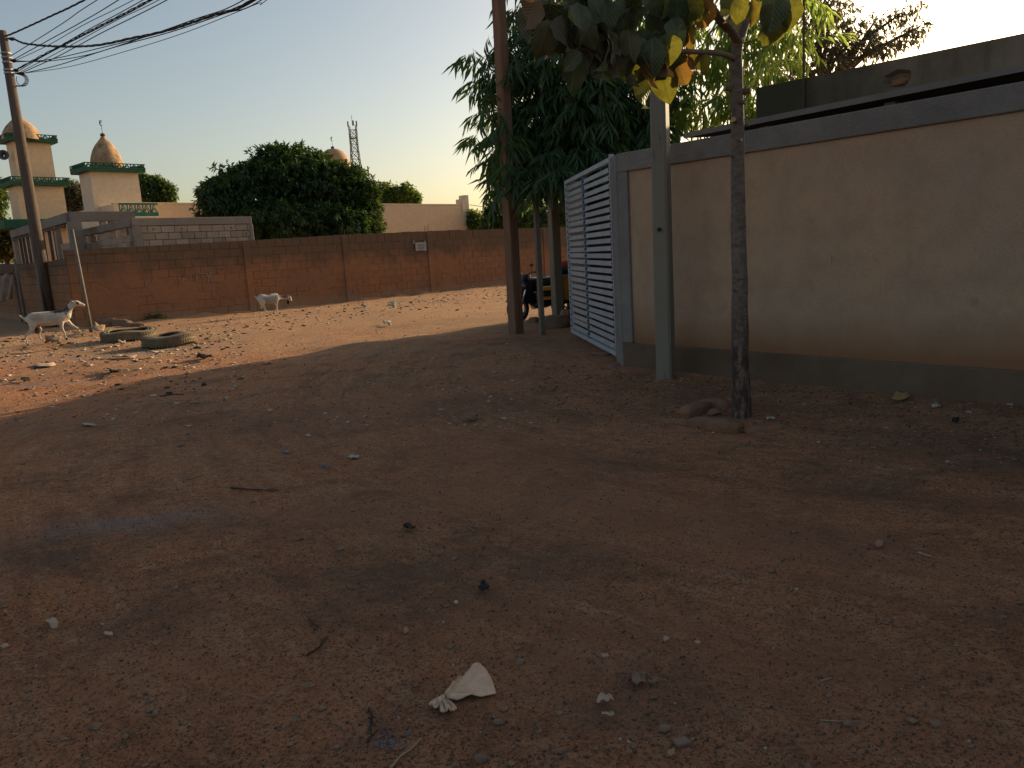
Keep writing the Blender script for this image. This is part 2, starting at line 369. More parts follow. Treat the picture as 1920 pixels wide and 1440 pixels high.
# ------------------------------------------------------------------ GROUND
def build_ground():
    def axis(segs):
        out = []
        for a, b, n in segs: out += list(np.linspace(a, b, n, endpoint=False))
        return np.array(out)
    ys = axis([(-700, -60, 8), (-60, -6, 18), (-6, 1.2, 40), (1.2, 6, 120), (6, 14, 110), (14, 36, 110), (36, 90, 30), (90, 900, 12)]); ys = np.append(ys, 900)
    xs = axis([(-800, -60, 10), (-60, -16, 36), (-16, -6, 70), (-6, 6, 260), (6, 14, 50), (14, 60, 25), (60, 800, 10)]); xs = np.append(xs, 800)
    nx, ny = len(xs), len(ys); v = np.zeros((ny, nx, 3)); v[..., 0] = xs[None, :]; v[..., 1] = ys[:, None]
    for j, y in enumerate(ys):
        if abs(y) > 60: continue
        for i, x in enumerate(xs):
            if abs(x) < 40: v[j, i, 2] = hz(x, y)
    idx = np.arange(nx*ny).reshape(ny, nx)
    f = np.stack([idx[:-1, :-1], idx[:-1, 1:], idx[1:, 1:], idx[1:, :-1]], -1).reshape(-1, 4)
    m = np_mesh('ground', v.reshape(-1, 3), f)
    ca = m.color_attributes.new('soil', 'FLOAT_COLOR', 'POINT')
    X = v[..., 0].ravel(); Y = v[..., 1].ravel(); c = np.zeros((len(X), 4)); c[:, 3] = 1
    def patch(u, w, du, rx, ry, ch, amt, rot=0):
        p = G(u, w); a = math.radians(rot); dx = X-p.x; dy = Y-p.y
        ex = dx*math.cos(a)+dy*math.sin(a); ey = -dx*math.sin(a)+dy*math.cos(a)
        c[:, ch] = np.maximum(c[:, ch], amt*np.exp(-((ex/rx)**2+(ey/ry)**2)))
    # dark gritty patches seen in the photograph
    for (u, w, rx, ry, am, rot) in ((90, 1040, .5, .35, .8, 0), (760, 1090, .75, .55, .75, 10), (1030, 1050, .35, .25, .7, 0), (350, 1000, .5, .3, .55, 0), (480, 790, 1.2, .6, .55, 0),
                                    (1200, 1290, .35, .3, .75, 0), (600, 980, .6, .3, .5, 0), (1860, 860, .8, .6, .85, -50), (1330, 745, 1.5, .5, .6, -50), (1080, 640, 1.3, .9, .55, -60),
                                    (60, 800, 1.4, .8, .5, 0), (180, 700, 1.0, .3, .7, 0), (760, 610, .6, .5, .4, 0), (300, 1150, .4, .3, .6, 0), (1700, 930, 1.0, .35, .5, -40), (420, 690, .6, .35, .6, 0),
                                    (280, 650, 1.7, .7, .6, 20), (950, 1350, .25, .15, .4, 0), (1500, 1010, .6, .2, .5, -45), (880, 760, .8, .5, .45, 0), (1150, 870, .7, .3, .45, -30)):
        patch(u, w, 0, rx, ry, 0, am, rot)
    for (u, w, rx, ry, am, rot) in ((250, 662, 1.2, .32, .9, 20), (140, 672, 1.3, .4, .6, 10), (220, 985, .55, .20, .75, 10), (300, 640, .6, .4, .4, 0), (90, 720, .9, .15, .6, 5), (700, 1360, .12, .08, .2, 0)):
        patch(u, w, 0, rx, ry, 1, am, rot)
    for (u, w, rx, ry, am, rot) in ((1150, 950, 2.0, .5, .75, -40), (900, 850, .8, .9, .6, 0), (700, 760, .9, 1.2, .6, 0), (1000, 1200, .6, .4, .6, -20), (1500, 1230, .9, .35, .6, -40), (200, 1300, .5, .3, .7, 0),
                                    (1000, 700, 1.2, .8, .5, 0), (700, 950, .6, .3, .6, 0), (1700, 1350, .6, .25, .6, -30), (120, 780, 1.2, .8, .5, 0), (560, 1300, .35, .25, .6, 0)):
        patch(u, w, 0, rx, ry, 2, am, rot)
    ca.data.foreach_set('color', c.astype(np.float32).ravel())
    o = link('ground', m, None, M['ground'], True); tag(o, kind='structure')
build_ground()

# ------------------------------------------------------------------ far mud-block wall
A0 = G(145, 617); A1 = Vector((8.4, 42.0, 0)); WD = (A1-A0).normalized(); WLEN = (A1-A0).length
WN = Vector((WD.y, -WD.x, 0))            # towards the street
LD = azd(-41)                             # the side street on the left
def block_mesh(w, h, d, hole=False, seed=0, b=.006):
    """a block face with bevelled edge, front at y=-d (local), from x 0..w, z 0..h"""
    rnd = random.Random(seed); mb = MB(); j = lambda a: rnd.uniform(-a, a)
    o = [(0, 0), (w, 0), (w, h), (0, h)]; i = [(b+abs(j(b)), b+abs(j(b))), (w-b-abs(j(b)), b+abs(j(b))), (w-b-abs(j(b)), h-b-abs(j(b))), (b+abs(j(b)), h-b-abs(j(b)))]
    dd = [d+j(.004) for _ in range(4)]
    vs = [(x, 0, z) for x, z in o]+[(x, -dd[k]+b*1.2, z) for k, (x, z) in enumerate(o)]+[(x, -dd[k], z) for k, (x, z) in enumerate(i)]
    fs = []
    for k in range(4):
        k2 = (k+1) % 4; fs += [(k, k2, 4+k2, 4+k), (4+k, 4+k2, 8+k2, 8+k)]
    if not hole: fs.append((8, 9, 10, 11))
    else:
        cx, cz, r = w*rnd.uniform(.35, .65), h*rnd.uniform(.4, .6), .042
        b0 = len(vs)
        for k in range(8):
            a = -3*math.pi/4+k*math.pi/4; rr = r*rnd.uniform(.8, 1.2); vs.append((cx+rr*math.cos(a), -d, cz+rr*math.sin(a)))
        for k in range(8):
            a = -3*math.pi/4+k*math.pi/4; vs.append((cx+r*.8*math.cos(a), -.002, cz+r*.8*math.sin(a)))
        for k in range(4):
            a, c, e = b0+2*k, b0+(2*k+1) % 8, b0+(2*k+2) % 8
            fs += [(8+k, 8+(k+1) % 4, e, c), (8+k, c, a)]
        for k in range(8):
            k2 = (k+1) % 8; fs.append((b0+k, b0+k2, b0+8+k2, b0+8+k))
        fs.append(tuple(b0+8+k for k in range(8)))
    m = bpy.data.meshes.new('block'); m.from_pydata(vs, [], fs); m.update(); return m
def merge_meshes(name, items, mat, parent):
    """items: (mesh, Matrix) joined into one stuff part"""
    mb = MB()
    for m, X in items: mb.add([X @ q.co for q in m.vertices], [tuple(p.vertices) for p in m.polygons])
    o = mb.build(name, mat, parent); o['kind'] = 'stuff'; return o
def block_wall(root, L, z0, z1, bw, bh, gap, depth, mat, limit, hole_at=(), skip=lambda s, z: False, name='block', bev=.006, nvar=5, seed=3, order=None):
    rnd = random.Random(seed); met = {}
    def get(w, hole, k):
        key = (round(w, 2), hole, k)
        if key not in met:
            m = block_mesh(w, bh-gap, depth, hole, seed*31+k+int(w*100), bev); m.materials.append(mat); met[key] = m
        return met[key]
    items = []; rows = int(round((z1-z0)/bh))
    for r in range(rows):
        x = 0.0 if r % 2 == 0 else -bw/2
        while x < L-.05:
            a = max(0, x); b = min(L, x+bw)-gap
            zc = z0+r*bh
            if b-a > .05 and not skip((a+b)/2, zc+bh/2):
                hole = any(abs((a+b)/2-h[0]) < bw/2 and abs(zc+bh/2-h[1]) < bh/2 for h in hole_at)
                items.append((get(b-a, hole and b-a > .25, rnd.randrange(nvar)), Matrix.Translation((a, 0, zc)), (a+b)/2))
            x += bw
    if order: items.sort(key=order)
    for m, X, s in items[:limit]:
        o = bpy.data.objects.new(name, m); COL.objects.link(o); o.parent = root; o.matrix_local = X
    rest = [(m, X) for m, X, s in items[limit:]]
    if rest: merge_meshes('block_courses', rest, mat, root)
def wall_s(u, v=500): q = V(u, v, A0, WD); return (q-A0).dot(WD), q.z
WTOP = [(0, V(148, 470, A0, WD).z)] + [(wall_s(u, v)[0], wall_s(u, v)[1]) for u, v in ((465, 452), (650, 441), (808, 434), (950, 430))]
def wtop(s):
    xs = [a for a, b in WTOP]; zs = [b for a, b in WTOP]; return float(np.interp(s, xs, zs))
mw = empty('mud_block_wall', mw=frame(A0, WD)); tag(mw, 'long reddish mud-block wall with flaking render along the far side of the dirt road', 'wall')
def strip_wall(L, n, y0, y1, topf, z0=-.1):
    mb = MB(); b = []
    for i in range(n+1):
        x = L*i/n; z = topf(x)+.025*noise.noise((x*1.7, 3, 1))
        b.append((x, z))
    for i in range(n):
        (xa, za), (xb, zb) = b[i], b[i+1]
        mb.add([(xa, y0, z0), (xb, y0, z0), (xb, y0, zb), (xa, y0, za), (xa, y1, z0), (xb, y1, z0), (xb, y1, zb), (xa, y1, za)],
               [(0, 1, 2, 3), (5, 4, 7, 6), (3, 2, 6, 7)] + ([(4, 0, 3, 7)] if i == 0 else []) + ([(1, 5, 6, 2)] if i == n-1 else []))
    return mb
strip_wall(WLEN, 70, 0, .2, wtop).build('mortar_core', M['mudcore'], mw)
holes = [wall_s(u, v) for u, v in ((428, 497), (447, 541), (482, 538), (562, 560), (675, 535), (674, 546), (708, 538), (822, 503), (934, 518), (125, 490), (430, 500))]
pil = [wall_s(u)[0] for u in (465, 650, 808)] + [wall_s(950)[0]+2.5]
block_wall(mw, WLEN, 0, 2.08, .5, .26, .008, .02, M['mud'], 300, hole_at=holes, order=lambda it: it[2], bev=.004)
# the top course follows the wall's uneven top
mb = MB()
n = 90
for i in range(n):
    xa, xb = WLEN*i/n, WLEN*(i+1)/n-.012
    mb.box(xa, xb, -.024, .21, 2.082, max(2.13, wtop((xa+xb)/2)+.02+.03*noise.noise((xa*1.3, 9, 2))), jit=.006)
mb.build('top_course', M['mud'], mw)
for p in pil:
    MB().bbox(p-.12, p+.12, -.055, 0, -.1, wtop(p)-.03, .012).build('pilaster', M['mud'], mw)
for s0 in (wall_s(650)[0], wall_s(808)[0], wall_s(440)[0]-.2):
    mb = MB()
    for k in range(4): mb.rod((s0-.1+k*.07, .1, wtop(s0)-.1), (s0-.1+k*.07+random.uniform(-.02, .02), .1, wtop(s0)+.2+random.uniform(-.05, .12)), .008, 4)
    mb.build('rebar', M['rebar'], mw)
prnd = random.Random(12)
for k in range(20):
    sx = prnd.uniform(.5, 19.5); sz = prnd.uniform(.15, 1.7); aw, ah = prnd.uniform(.25, .9), prnd.uniform(.12, .42); n_ = 22; vs = []
    for i in range(n_):
        a = 2*math.pi*i/n_; q = 1+.45*noise.noise((math.cos(a)*1.6+k*3, math.sin(a)*1.6, 1)); vs.append((sx+aw*q*math.cos(a), sz+ah*q*math.sin(a)))
    mb = MB(); m_ = len(vs); mb.add([(x, -.012, z) for x, z in vs]+[(x, -.027-.003*noise.noise((x*3, z*3, 0)), z) for x, z in [(sx+(x-sx)*.94, sz+(z-sz)*.94) for x, z in vs]], [(i, (i+1) % m_, m_+(i+1) % m_, m_+i) for i in range(m_)]+[tuple(range(m_, 2*m_))])
    mb.build('render_patch', M['mud'], mw)
# chalk writing scratched on the render
def strokes(lines, parent, name, mat, r, y, k=1.0):
    mb = MB()
    for ln in lines:
        pts = [((x, y, z), r) for x, z in ln]
        mb.ring(pts, 4)
    return mb.build(name, mat, parent)
chalk = simple('chalk', (.42, .36, .30), rough=1, bump=0)
def wp(zx, zy): s, z = wall_s(zx/4.0, 330+zy/4.0); return (s, z)
L_ = [[(1365, 800), (1385, 730), (1410, 805)], [(1370, 775), (1402, 772)],
      [(1425, 800), (1430, 732), (1450, 765), (1468, 728), (1478, 800)],
      [(1490, 730), (1530, 733), (1505, 765), (1535, 768), (1525, 800)],
      [(1542, 728), (1562, 760)], [(1580, 722), (1562, 762), (1560, 795)]]
strokes([[wp(*q) for q in ln] for ln in L_], mw, 'chalk_lettering', chalk, .009, -.034)
# plate with three painted lines
sg = empty('wall_sign', mw=frame(A0, WD)); tag(sg, 'small whitish plate with three lines of dark writing fixed to the mud wall', 'sign')
s0, z0 = wall_s(777, 471); s1, z1 = wall_s(796, 454)
MB().bbox(s0, s1, -.10, -.075, z0, z1, .006).build('sign_plate', simple('white_plate', (.33, .33, .34), (.26, .26, .27), 8, .7, .1), sg)
brk = simple('pale_bracket', (.35, .31, .27), bump=0)
MB().box(s0-.07, s0-.03, -.09, -.03, z0+.28, z1+.1).build('bracket', brk, sg); MB().box(s1-.05, s1-.01, -.07, -.03, z1-.05, z1+.08).build('bracket', brk, sg)
txt = simple('sign_ink', (.03, .035, .045), bump=0)
for k, line in enumerate(("ATELIER MACON", "DE BASE", "PORTE  N")):
    fd = bpy.data.curves.new('sign_text', 'FONT'); fd.body = ("UI DENI  LIEU", "IMI BURDA", "DAMI E  IN")[k]; fd.size = .085; fd.extrude = .001; fd.align_x = 'CENTER'
    fo = bpy.data.objects.new('tmp', fd); COL.objects.link(fo); dg_ = bpy.context.evaluated_depsgraph_get(); dg_.update(); fm = bpy.data.meshes.new_from_object(fo.evaluated_get(dg_)); bpy.data.objects.remove(fo)
    fm.materials.clear(); fo = link('lettering', fm, sg, txt); fo['kind'] = 'stuff'
    fo.location = ((s0+s1)/2, -.102, z1-.15-k*.105); fo.rotation_euler = (rad(90), 0, 0); fo.scale = (.68, 1, 1)

# the same wall turning up the side street on the left
ml = empty('mud_side_wall', mw=frame(A0+WD*.0, -LD)); tag(ml, 'mud wall behind the wooden power pole, running away up the left side street', 'wall')
SL = 26.0
A0L = A0+LD*SL
ml.matrix_world = frame(A0L, -LD)
strip_wall(SL, 60, 0, .2, lambda x: 2.05+.1*math.sin(x*.2)).build('mortar_core', M['mudcore'], ml)
block_wall(ml, SL-.06, 0, 1.82, .5, .26, .008, .02, M['mud'], 140, bev=.004, order=lambda it: -it[2], seed=5, skip=lambda s, z: False)
mb = MB()
for i in range(60):
    xa, xb = SL*i/60, SL*(i+1)/60-.012
    mb.box(xa, min(xb, SL-.06), -.024, .21, 1.825, 2.08+.1*math.sin(xa*.2)+.03*noise.noise((xa*1.3, 9, 2)), jit=.006)
mb.build('top_course', M['mud'], ml)

# ------------------------------------------------------------------ unfinished cement-block rooms behind the corner
def room(label, off, uL, uC, uR, vC, posts, seed, front_block=True, name='unfinished_block_room'):
    """corner seen at column uC; front face along WD to uR, side face along LD to uL"""
    p0 = A0-WN*off; C = V(uC, vC, p0, WD); zt = C.z; C = Vector((C.x, C.y, 0))
    E_ = V(uR, vC, p0, WD); Lf = (Vector((E_.x, E_.y, 0))-C).length
    q = V(uL, vC, C, LD); Ls = (Vector((q.x, q.y, 0))-C).length
    r = empty(name, mw=frame(C, WD)); tag(r, label, 'building')
    inv = r.matrix_world.inverted().to_3x3(); ld = inv @ LD   # side direction in local coords
    SM = Matrix(((-ld.x, -ld.y, 0, ld.x*Ls), (-ld.y, ld.x, 0, ld.y*Ls), (0, 0, 1, 0), (0, 0, 0, 1)))
    return r, C, zt, Lf, Ls, SM
BH = .215
# room A (nearer, right)
ra, CA, zt, Lf, Ls, SM = room('unfinished grey cement block room with holes in its front, beside the big dark mango tree', .9, 148, 245, 471, 409, 3, 2)
MB().bbox(.0, Lf, -.02, .2, zt-.24, zt, .012).build('ring_beam', M['blockgrey'], ra)
nrow = 6; zb = zt-.24-nrow*BH
sub = Matrix.Translation((0, 0, 0))
hol = [(( u-0)/1.0, v) for u, v in ()]
def loc_front(u, v, r): q = r.matrix_world.inverted() @ V(u, v, r.matrix_world.translation, WD); return q.x, q.z
ha = [loc_front(u, v, ra) for u, v in ((265, 424), (280, 427), (265, 439), (350, 424), (430, 425), (456, 441))]
MB().box(.26, Lf-.02, .03, .18, 0, zt-.242).build('mortar_core', M['mudcore'], ra)
hold = empty('block_panel'); hold.parent = ra; hold.matrix_local = Matrix.Translation((.26, .03, zb))
block_wall(hold, Lf-.28, 0, nrow*BH-.004, .41, BH, .016, .03, M['block'], 90, hole_at=[(a-.26, b-zb) for a, b in ha], seed=11)
MB().bbox(0, .25, -.03, .2, 0, zt-.243, .012).build('corner_post', M['blockgrey'], ra)
MB().bbox(Lf-.1, Lf+.02, -.03, .2, 0, zt-.243, .012).build('end_post', M['blockgrey'], ra)
# side face: beam and short block stubs with openings
def side_obj(mb, name, mat, r): o = mb.build(name, mat, r); o.data.transform(SM); return o
side_obj(MB().bbox(0, Ls-.02, -.1, .12, zt-.26, zt-.02, .012), 'side_beam', M['blockgrey'], ra)
mb = MB(); rnd = random.Random(4)
x = Ls-.25
side_rows = []
for r_ in range(9):
    for k in range(int(Ls/.41)):
        xa = k*.41+(.2 if r_ % 2 else 0); xb = min(xa+.395, Ls-.05)
        zc = zt-.27-(r_+1)*BH
        if xb-xa < .1 or zc < 0: continue
        if r_ < 3 and (k % 3 == 1 and r_ < 2 or (k % 3 == 2 and r_ == 0)): continue
        side_rows.append((xa, xb, zc))
for xa, xb, zc in side_rows:
    o = MB().box(xa, xb, -.08, .1, zc, zc+BH-.014, jit=.006).build('block', M['block'], ra); o.data.transform(SM)
# back wall of room A seen through the openings is room B's front
rb, CB, ztB, LfB, LsB, SM = room('unfinished grey block room with timber-framed openings, behind the wooden power pole', 4.6, 18, 131, 252, 397, 3, 2)
MB().bbox(-.02, LfB, -.02, .2, ztB-.32, ztB, .012).build('ring_beam', M['blockgrey'], rb)
MB().bbox(-.1, .28, -.1, .22, 0, ztB-.323, .012).build('corner_post', M['blockgrey'], rb)
MB().bbox(LfB-.3, LfB, -.03, .2, 0, ztB-.323, .012).build('end_post', M['blockgrey'], rb)
for k in (0, 1, 2):
    xa = .6+k*(LfB-1.2)/3
    MB().bbox(xa+.3, xa+.48, .02, .16, ztB-1.05, ztB-.325, .01).build('stub_post', M['block'], rb)
hold = empty('block_panel'); hold.parent = rb; hold.matrix_local = Matrix.Translation((.3, .05, 0))
block_wall(hold, LfB-.62, .0, 1.0+int((ztB-2.0)/BH)*BH, .41, BH, .016, .1, M['block'], 80, seed=12)
side_obj(MB().bbox(0, LsB-.12, -.12, .12, ztB-.34, ztB-.02, .012), 'side_beam', M['blockgrey'], rb)
mb = MB()
for a, b in ((0, .35), (LsB*.36, LsB*.36+.5), (LsB*.78, LsB*.78+.22)): side_obj(MB().bbox(a, b, -.09, .1, 0, ztB-.343, .01), 'block_pier', M['block'], rb)
for a in (LsB*.12, LsB*.19, LsB*.27, LsB*.55, LsB*.66, LsB*.74): side_obj(MB().box(a, a+.08, -.05, .05, 0, ztB-.345), 'timber_prop', M['polewood'], rb)
side_obj(MB().box(.3, LsB-.3, .11, .16, ztB-.46, ztB-.40), 'timber_rail', M['polewood'], rb)
for a, b, z in ((LsB*.5, LsB*.64, ztB-1.9), (LsB*.84, LsB-.1, ztB-1.0)):
    k = z
    while k > .2: side_obj(MB().box(a, b, -.07, .08, k-BH+.015, k, jit=.006), 'block', M['block'], rb); k -= BH
lat = simple('green_lattice', (.04, .19, .12), (.06, .25, .16), 4, .7, .2)

# ------------------------------------------------------------------ mosque
MD = azd(42.7); MP = P(262, 382, 35.0); MP.z = 0; MN = Vector((MD.y, -MD.x, 0))
def ms(u, v, off=0.0): q = V(u, v, MP-MN*off, MD); return (q-MP).dot(MD), q.z
mo = empty('mosque_hall', mw=frame(MP, MD)); tag(mo, 'long cream flat-roofed hall showing on both sides of the big mango tree', 'building')
sL = ms(215, 400)[0]; sR = ms(872, 384)[0]; zr = ms(380, 383)[1]
MB().box(sL, sR-.3, 0, 6, 0, zr).build('wall', M['mosque'], mo)
MB().bbox(sL-.02, sR-.3, -.03, .2, zr, zr+.07, .01).build('coping', M['mosque2'], mo)
MB().box(sR-.3, sR+.3, -.04, .5, 0, zr+.38).box(sR-.02, sR+.3, -.04, .5, zr+.381, zr+.62).build('corner_pier', M['mosque2'], mo)
# green lattice piece on the roof edge near the block room
def lattice(L, h, t=.06, n=None):
    mb = MB(); n = n or max(2, int(L/.32)); w = L/n
    mb.box(0, L, 0, t, 0, h*.3).box(0, L, 0, t, h*.86, h)
    for k in range(n):
        a = k*w
        mb.box(a, a+.035, .005, t-.005, h*.3, h*.86)
        for (p, q, e, g) in ((a+.03, h*.3, a+w/2, h*.86), (a+w, h*.3, a+w/2, h*.86), (a+w*.25, h*.3, a+w*.5, h*.62), (a+w*.78, h*.3, a+w*.5, h*.62)):
            mb.rod((p, t/2, q), (e, t/2, g), .02, 4)
    return mb
def lat_child(root, L, h, Mx, mat, name='balustrade'):
    o = lattice(L, h).build(name, mat, root); o.data.transform(Mx); return o
lz = loc_front(252, 407, rb); lz2 = loc_front(274, 394, rb)
lat_child(mo, 1.6, .55, Matrix.Translation((ms(252, 400)[0]-1.2, -1.5, ms(260, 410)[1])), lat)
MB().bbox(ms(252, 400)[0]-2.4, ms(252, 400)[0]+.3, -1.6, -.05, 0, ms(260, 411)[1], .02).build('porch', M['mosque2'], mo)
def finial(root, x, y, z, s=1.0):
    s *= .62
    o = MB().rod((x, y, z), (x, y, z+.42*s), .014*s, 5).build('finial_rod', M['iron'], root)
    mb = MB(); c = Vector((x, y, z+.58*s)); pts = []
    for k in range(13):
        a = math.radians(-60+k*300/12+0); rr = .13*s
        pts.append((c+Vector((rr*.55*math.cos(a+1.5), 0, rr*1.15*math.sin(a+1.5)))*1.0, (.008+.022*math.sin(math.pi*k/12))*s))
    mb.ring(pts, 5); mb.blob(c+Vector((0, 0, .04*s)), (.035*s, .02*s, .05*s), 1)
    mb.build('crescent', M['iron'], o)
def dome_mesh(R_, H_, kind):
    prof = {'onion': [(.97, 0), (1.0, .1), (.98, .25), (.9, .42), (.75, .6), (.55, .75), (.33, .87), (.2, .94), (.13, 1.0)],
            'squat': [(1, 0), (.97, .14), (.86, .36), (.68, .56), (.46, .73), (.26, .86), (.14, .93), (.09, 1.0)],
            'egg': [(1, 0), (.99, .2), (.93, .42), (.8, .65), (.6, .84), (.35, .96), (.1, 1.0)]}[kind]
    return MB().lathe([(r*R_, h*H_) for r, h in prof], 28)
def gallery(root, W_, D_, z, h, ov, cx=0.0, skip_front=None):
    """projecting slab with pierced green balustrade all round"""
    MB().bbox(-W_/2-ov, W_/2+ov, -ov, D_+ov, z, z+.11, .012).build('gallery_slab', M['green'], root)
    w = W_+2*ov
    lat_child(root, w, h, Matrix.Translation((-w/2, -ov, z+.11)), M['green'])
    lat_child(root, w, h, Matrix.Translation((-w/2, D_+ov-.06, z+.11)), M['green'])
    dl = D_+2*ov-.14
    for sx in (-w/2+.06, w/2): lat_child(root, dl, h, Matrix.Translation((sx, -ov+.07, z+.11)) @ Matrix.Rotation(rad(90), 4, 'Z'), M['green'])
# minaret 2 (right)
def minaret(label, uA, uB, v_body_top, dome_u, dome_v0, dome_v1, kind, off, lower=None, vmid=350, mat='mosque2', gal=.3):
    a, _ = ms(uA, vmid, off); b, _ = ms(uB, vmid, off); zt = ms((uA+uB)/2, v_body_top, off)[1]
    c = MP-MN*off+MD*((a+b)/2); w = b-a
    r = empty('minaret', mw=frame((c.x, c.y, 0), MD)); tag(r, label, 'minaret')
    return r, w, zt, c
m2, w2, z2, c2 = minaret('pale minaret topped by a pointed dome, right one of the two by the block rooms', 172, 262, 323, None, 0, 0, 'onion', 1.5)
D2 = w2*.62
MB().box(-w2/2, w2/2, 0, D2, 0, z2).build('shaft', M['mosque2'], m2)
gallery(m2, w2, D2, z2, .26, .26)
inv = m2.matrix_world.inverted()
def yz(u, v, root, yloc):
    """local x,z on the plane y=yloc of a root aligned with MD"""
    p0 = root.matrix_world @ Vector((0, yloc, 0)); q = V(u, v, p0, MD); q = root.matrix_world.inverted() @ q; return q.x, q.z
xl, zb_ = yz(171, 312, m2, D2/2); xr, _ = yz(230, 312, m2, D2/2); _, ztop = yz(190, 256, m2, D2/2)
cx = (xl+xr)/2; Rd = (xr-xl)/2
d = dome_mesh(Rd, ztop-z2-.12, 'onion').build('dome', M['dome'], m2, True); d.data.transform(Matrix.Translation((cx, D2/2, z2+.12)))
MB().blob((cx, D2/2, ztop+.07), (.11, .11, .09), 2, 0).build('dome_cap', simple('red_cap', (.16, .075, .05), bump=0), d)
finial(m2, cx, D2/2, ztop+.14, 1.25)
for k in range(4):
    x_, z_ = yz(237+k*2.6, 392, m2, -.6); MB().rod((x_, -.6, z_-.9), (x_+.02, -.6, z_+.28), .012, 4).build('rebar', M['rebar'], m2)
# minaret 1 (left)
m1, w1, z1, c1 = minaret('tall cream two-stage minaret with a squat dome, behind the wooden power pole', 62, 128, 349, None, 0, 0, 'squat', 8.0, vmid=385)
a, _ = ms(36, 385, 8.0); b, _ = ms(124, 385, 8.0); c = MP-MN*8.0+MD*((a+b)/2); m1.matrix_world = frame((c.x, c.y, 0), MD); w1 = b-a; D1 = w1*.62
MB().box(-w1/2, w1/2, 0, D1, 0, z1).build('shaft', M['mosque'], m1)
gallery(m1, w1, D1, z1, .3, .27)
_, zg = yz(25, 428, m1, -.3)
MB().bbox(-w1/2-.9, w1/2+.4, -.5, D1+.3, zg, zg+.42, .02).build('green_ledge', M['green'], m1)
ins = w1*.10
_, z1b = yz(60, 267, m1, ins)
MB().box(-w1/2+ins, w1/2-ins, ins, D1-ins*.4, z1+.112, z1b).build('upper_shaft', M['mosque'], m1)
o = empty('upper_gallery'); o.parent = m1; o.matrix_local = Matrix.Translation((0, ins, 0))
wu = w1-2*ins; du = D1-1.4*ins; MB().bbox(-wu/2-.27, wu/2+.27, -.27, du+.27, z1b, z1b+.11, .012).build('gallery_slab', M['green'], o)
W_ = wu+.54
for Mx, L__ in ((Matrix.Translation((-W_/2, -.27, z1b+.11)), W_), (Matrix.Translation((-W_/2, du+.21, z1b+.11)), W_),
                (Matrix.Translation((-W_/2+.06, -.2, z1b+.11)) @ Matrix.Rotation(rad(90), 4, 'Z'), du+.4), (Matrix.Translation((W_/2, -.2, z1b+.11)) @ Matrix.Rotation(rad(90), 4, 'Z'), du+.4)):
    lat_child(o, L__, .26, Mx, M['green'])
xl, _ = yz(1, 250, m1, D1/2); xr, _ = yz(77, 250, m1, D1/2); _, ztop = yz(32, 216, m1, D1/2)
cx = (xl+xr)/2
d = dome_mesh((xr-xl)/2, ztop-z1b-.12, 'squat').build('dome', M['dome'], m1, True); d.data.transform(Matrix.Translation((cx, D1/2, z1b+.12)))
MB().blob((cx, D1/2, ztop+.05), (.1, .1, .08), 2, 0).build('dome_cap', simple('red_cap2', (.16, .075, .05), bump=0), d)
finial(m1, cx, D1/2, ztop+.1, 1.2)
# horn loudspeaker on the left face of minaret 1
hs_ = empty('horn_loudspeaker'); tag(hs_, 'grey horn loudspeaker fixed to the side of the tall left minaret', 'loudspeaker')
q = m1.matrix_world @ Vector((-w1/2+ins-.18, ins+.4, z1b-.65)); hs_.matrix_world = frame(q, MD)
MB().lathe([(.04, 0), (.05, .1), (.09, .2), (.2, .34), (.24, .36)], 16, Matrix.Translation((-.15, 0, 0)) @ Matrix.Rotation(rad(90), 4, 'X') @ Matrix.Rotation(rad(-20), 4, 'Y')).build('horn', M['mast'], hs_, True)
MB().rod((0, 0, 0), (-.2, 0, 0), .02).rod((0, .1, -.1), (0, .1, .1), .03).build('bracket', M['iron'], hs_)
# third and fourth domes rising over the tree
for (u0, u1, vb, vt, off, kind, label, fv) in ((601, 652, 312, 279, 4.5, 'egg', 'smooth orange dome rising behind the top of the mango tree', 262),
                                                (413, 455, 365, 325, 3.0, 'egg', 'dome hidden in the left of the mango tree, only its finial showing', 309)):
    a, zb_ = ms(u0, vb, off); b, _ = ms(u1, vb, off); _, zt_ = ms((u0+u1)/2, vt, off); c = MP-MN*off+MD*((a+b)/2)
    r = empty('roof_dome', mw=frame((c.x, c.y, 0), MD)); tag(r, label, 'dome')
    Rr = (b-a)/2
    MB().lathe([(Rr*1.05, zr-.3), (Rr*1.05, zb_-.15), (Rr, zb_-.15)], 24).build('drum', M['mosque'], r, True)
    dm = dome_mesh(Rr, zt_-zb_+.15, kind).build('dome', simple('orange_dome', (.50, .30, .15), (.42, .26, .14), 1.5, .8, .1), r, True); dm.data.transform(Matrix.Translation((0, 0, zb_-.15)))
    MB().blob((0, 0, zt_+.05), (.11, .11, .1), 2, 0).build('dome_cap', simple('red_cap3', (.14, .07, .05), bump=0), r)
    finial(r, 0, 0, zt_+.1, 1.3)

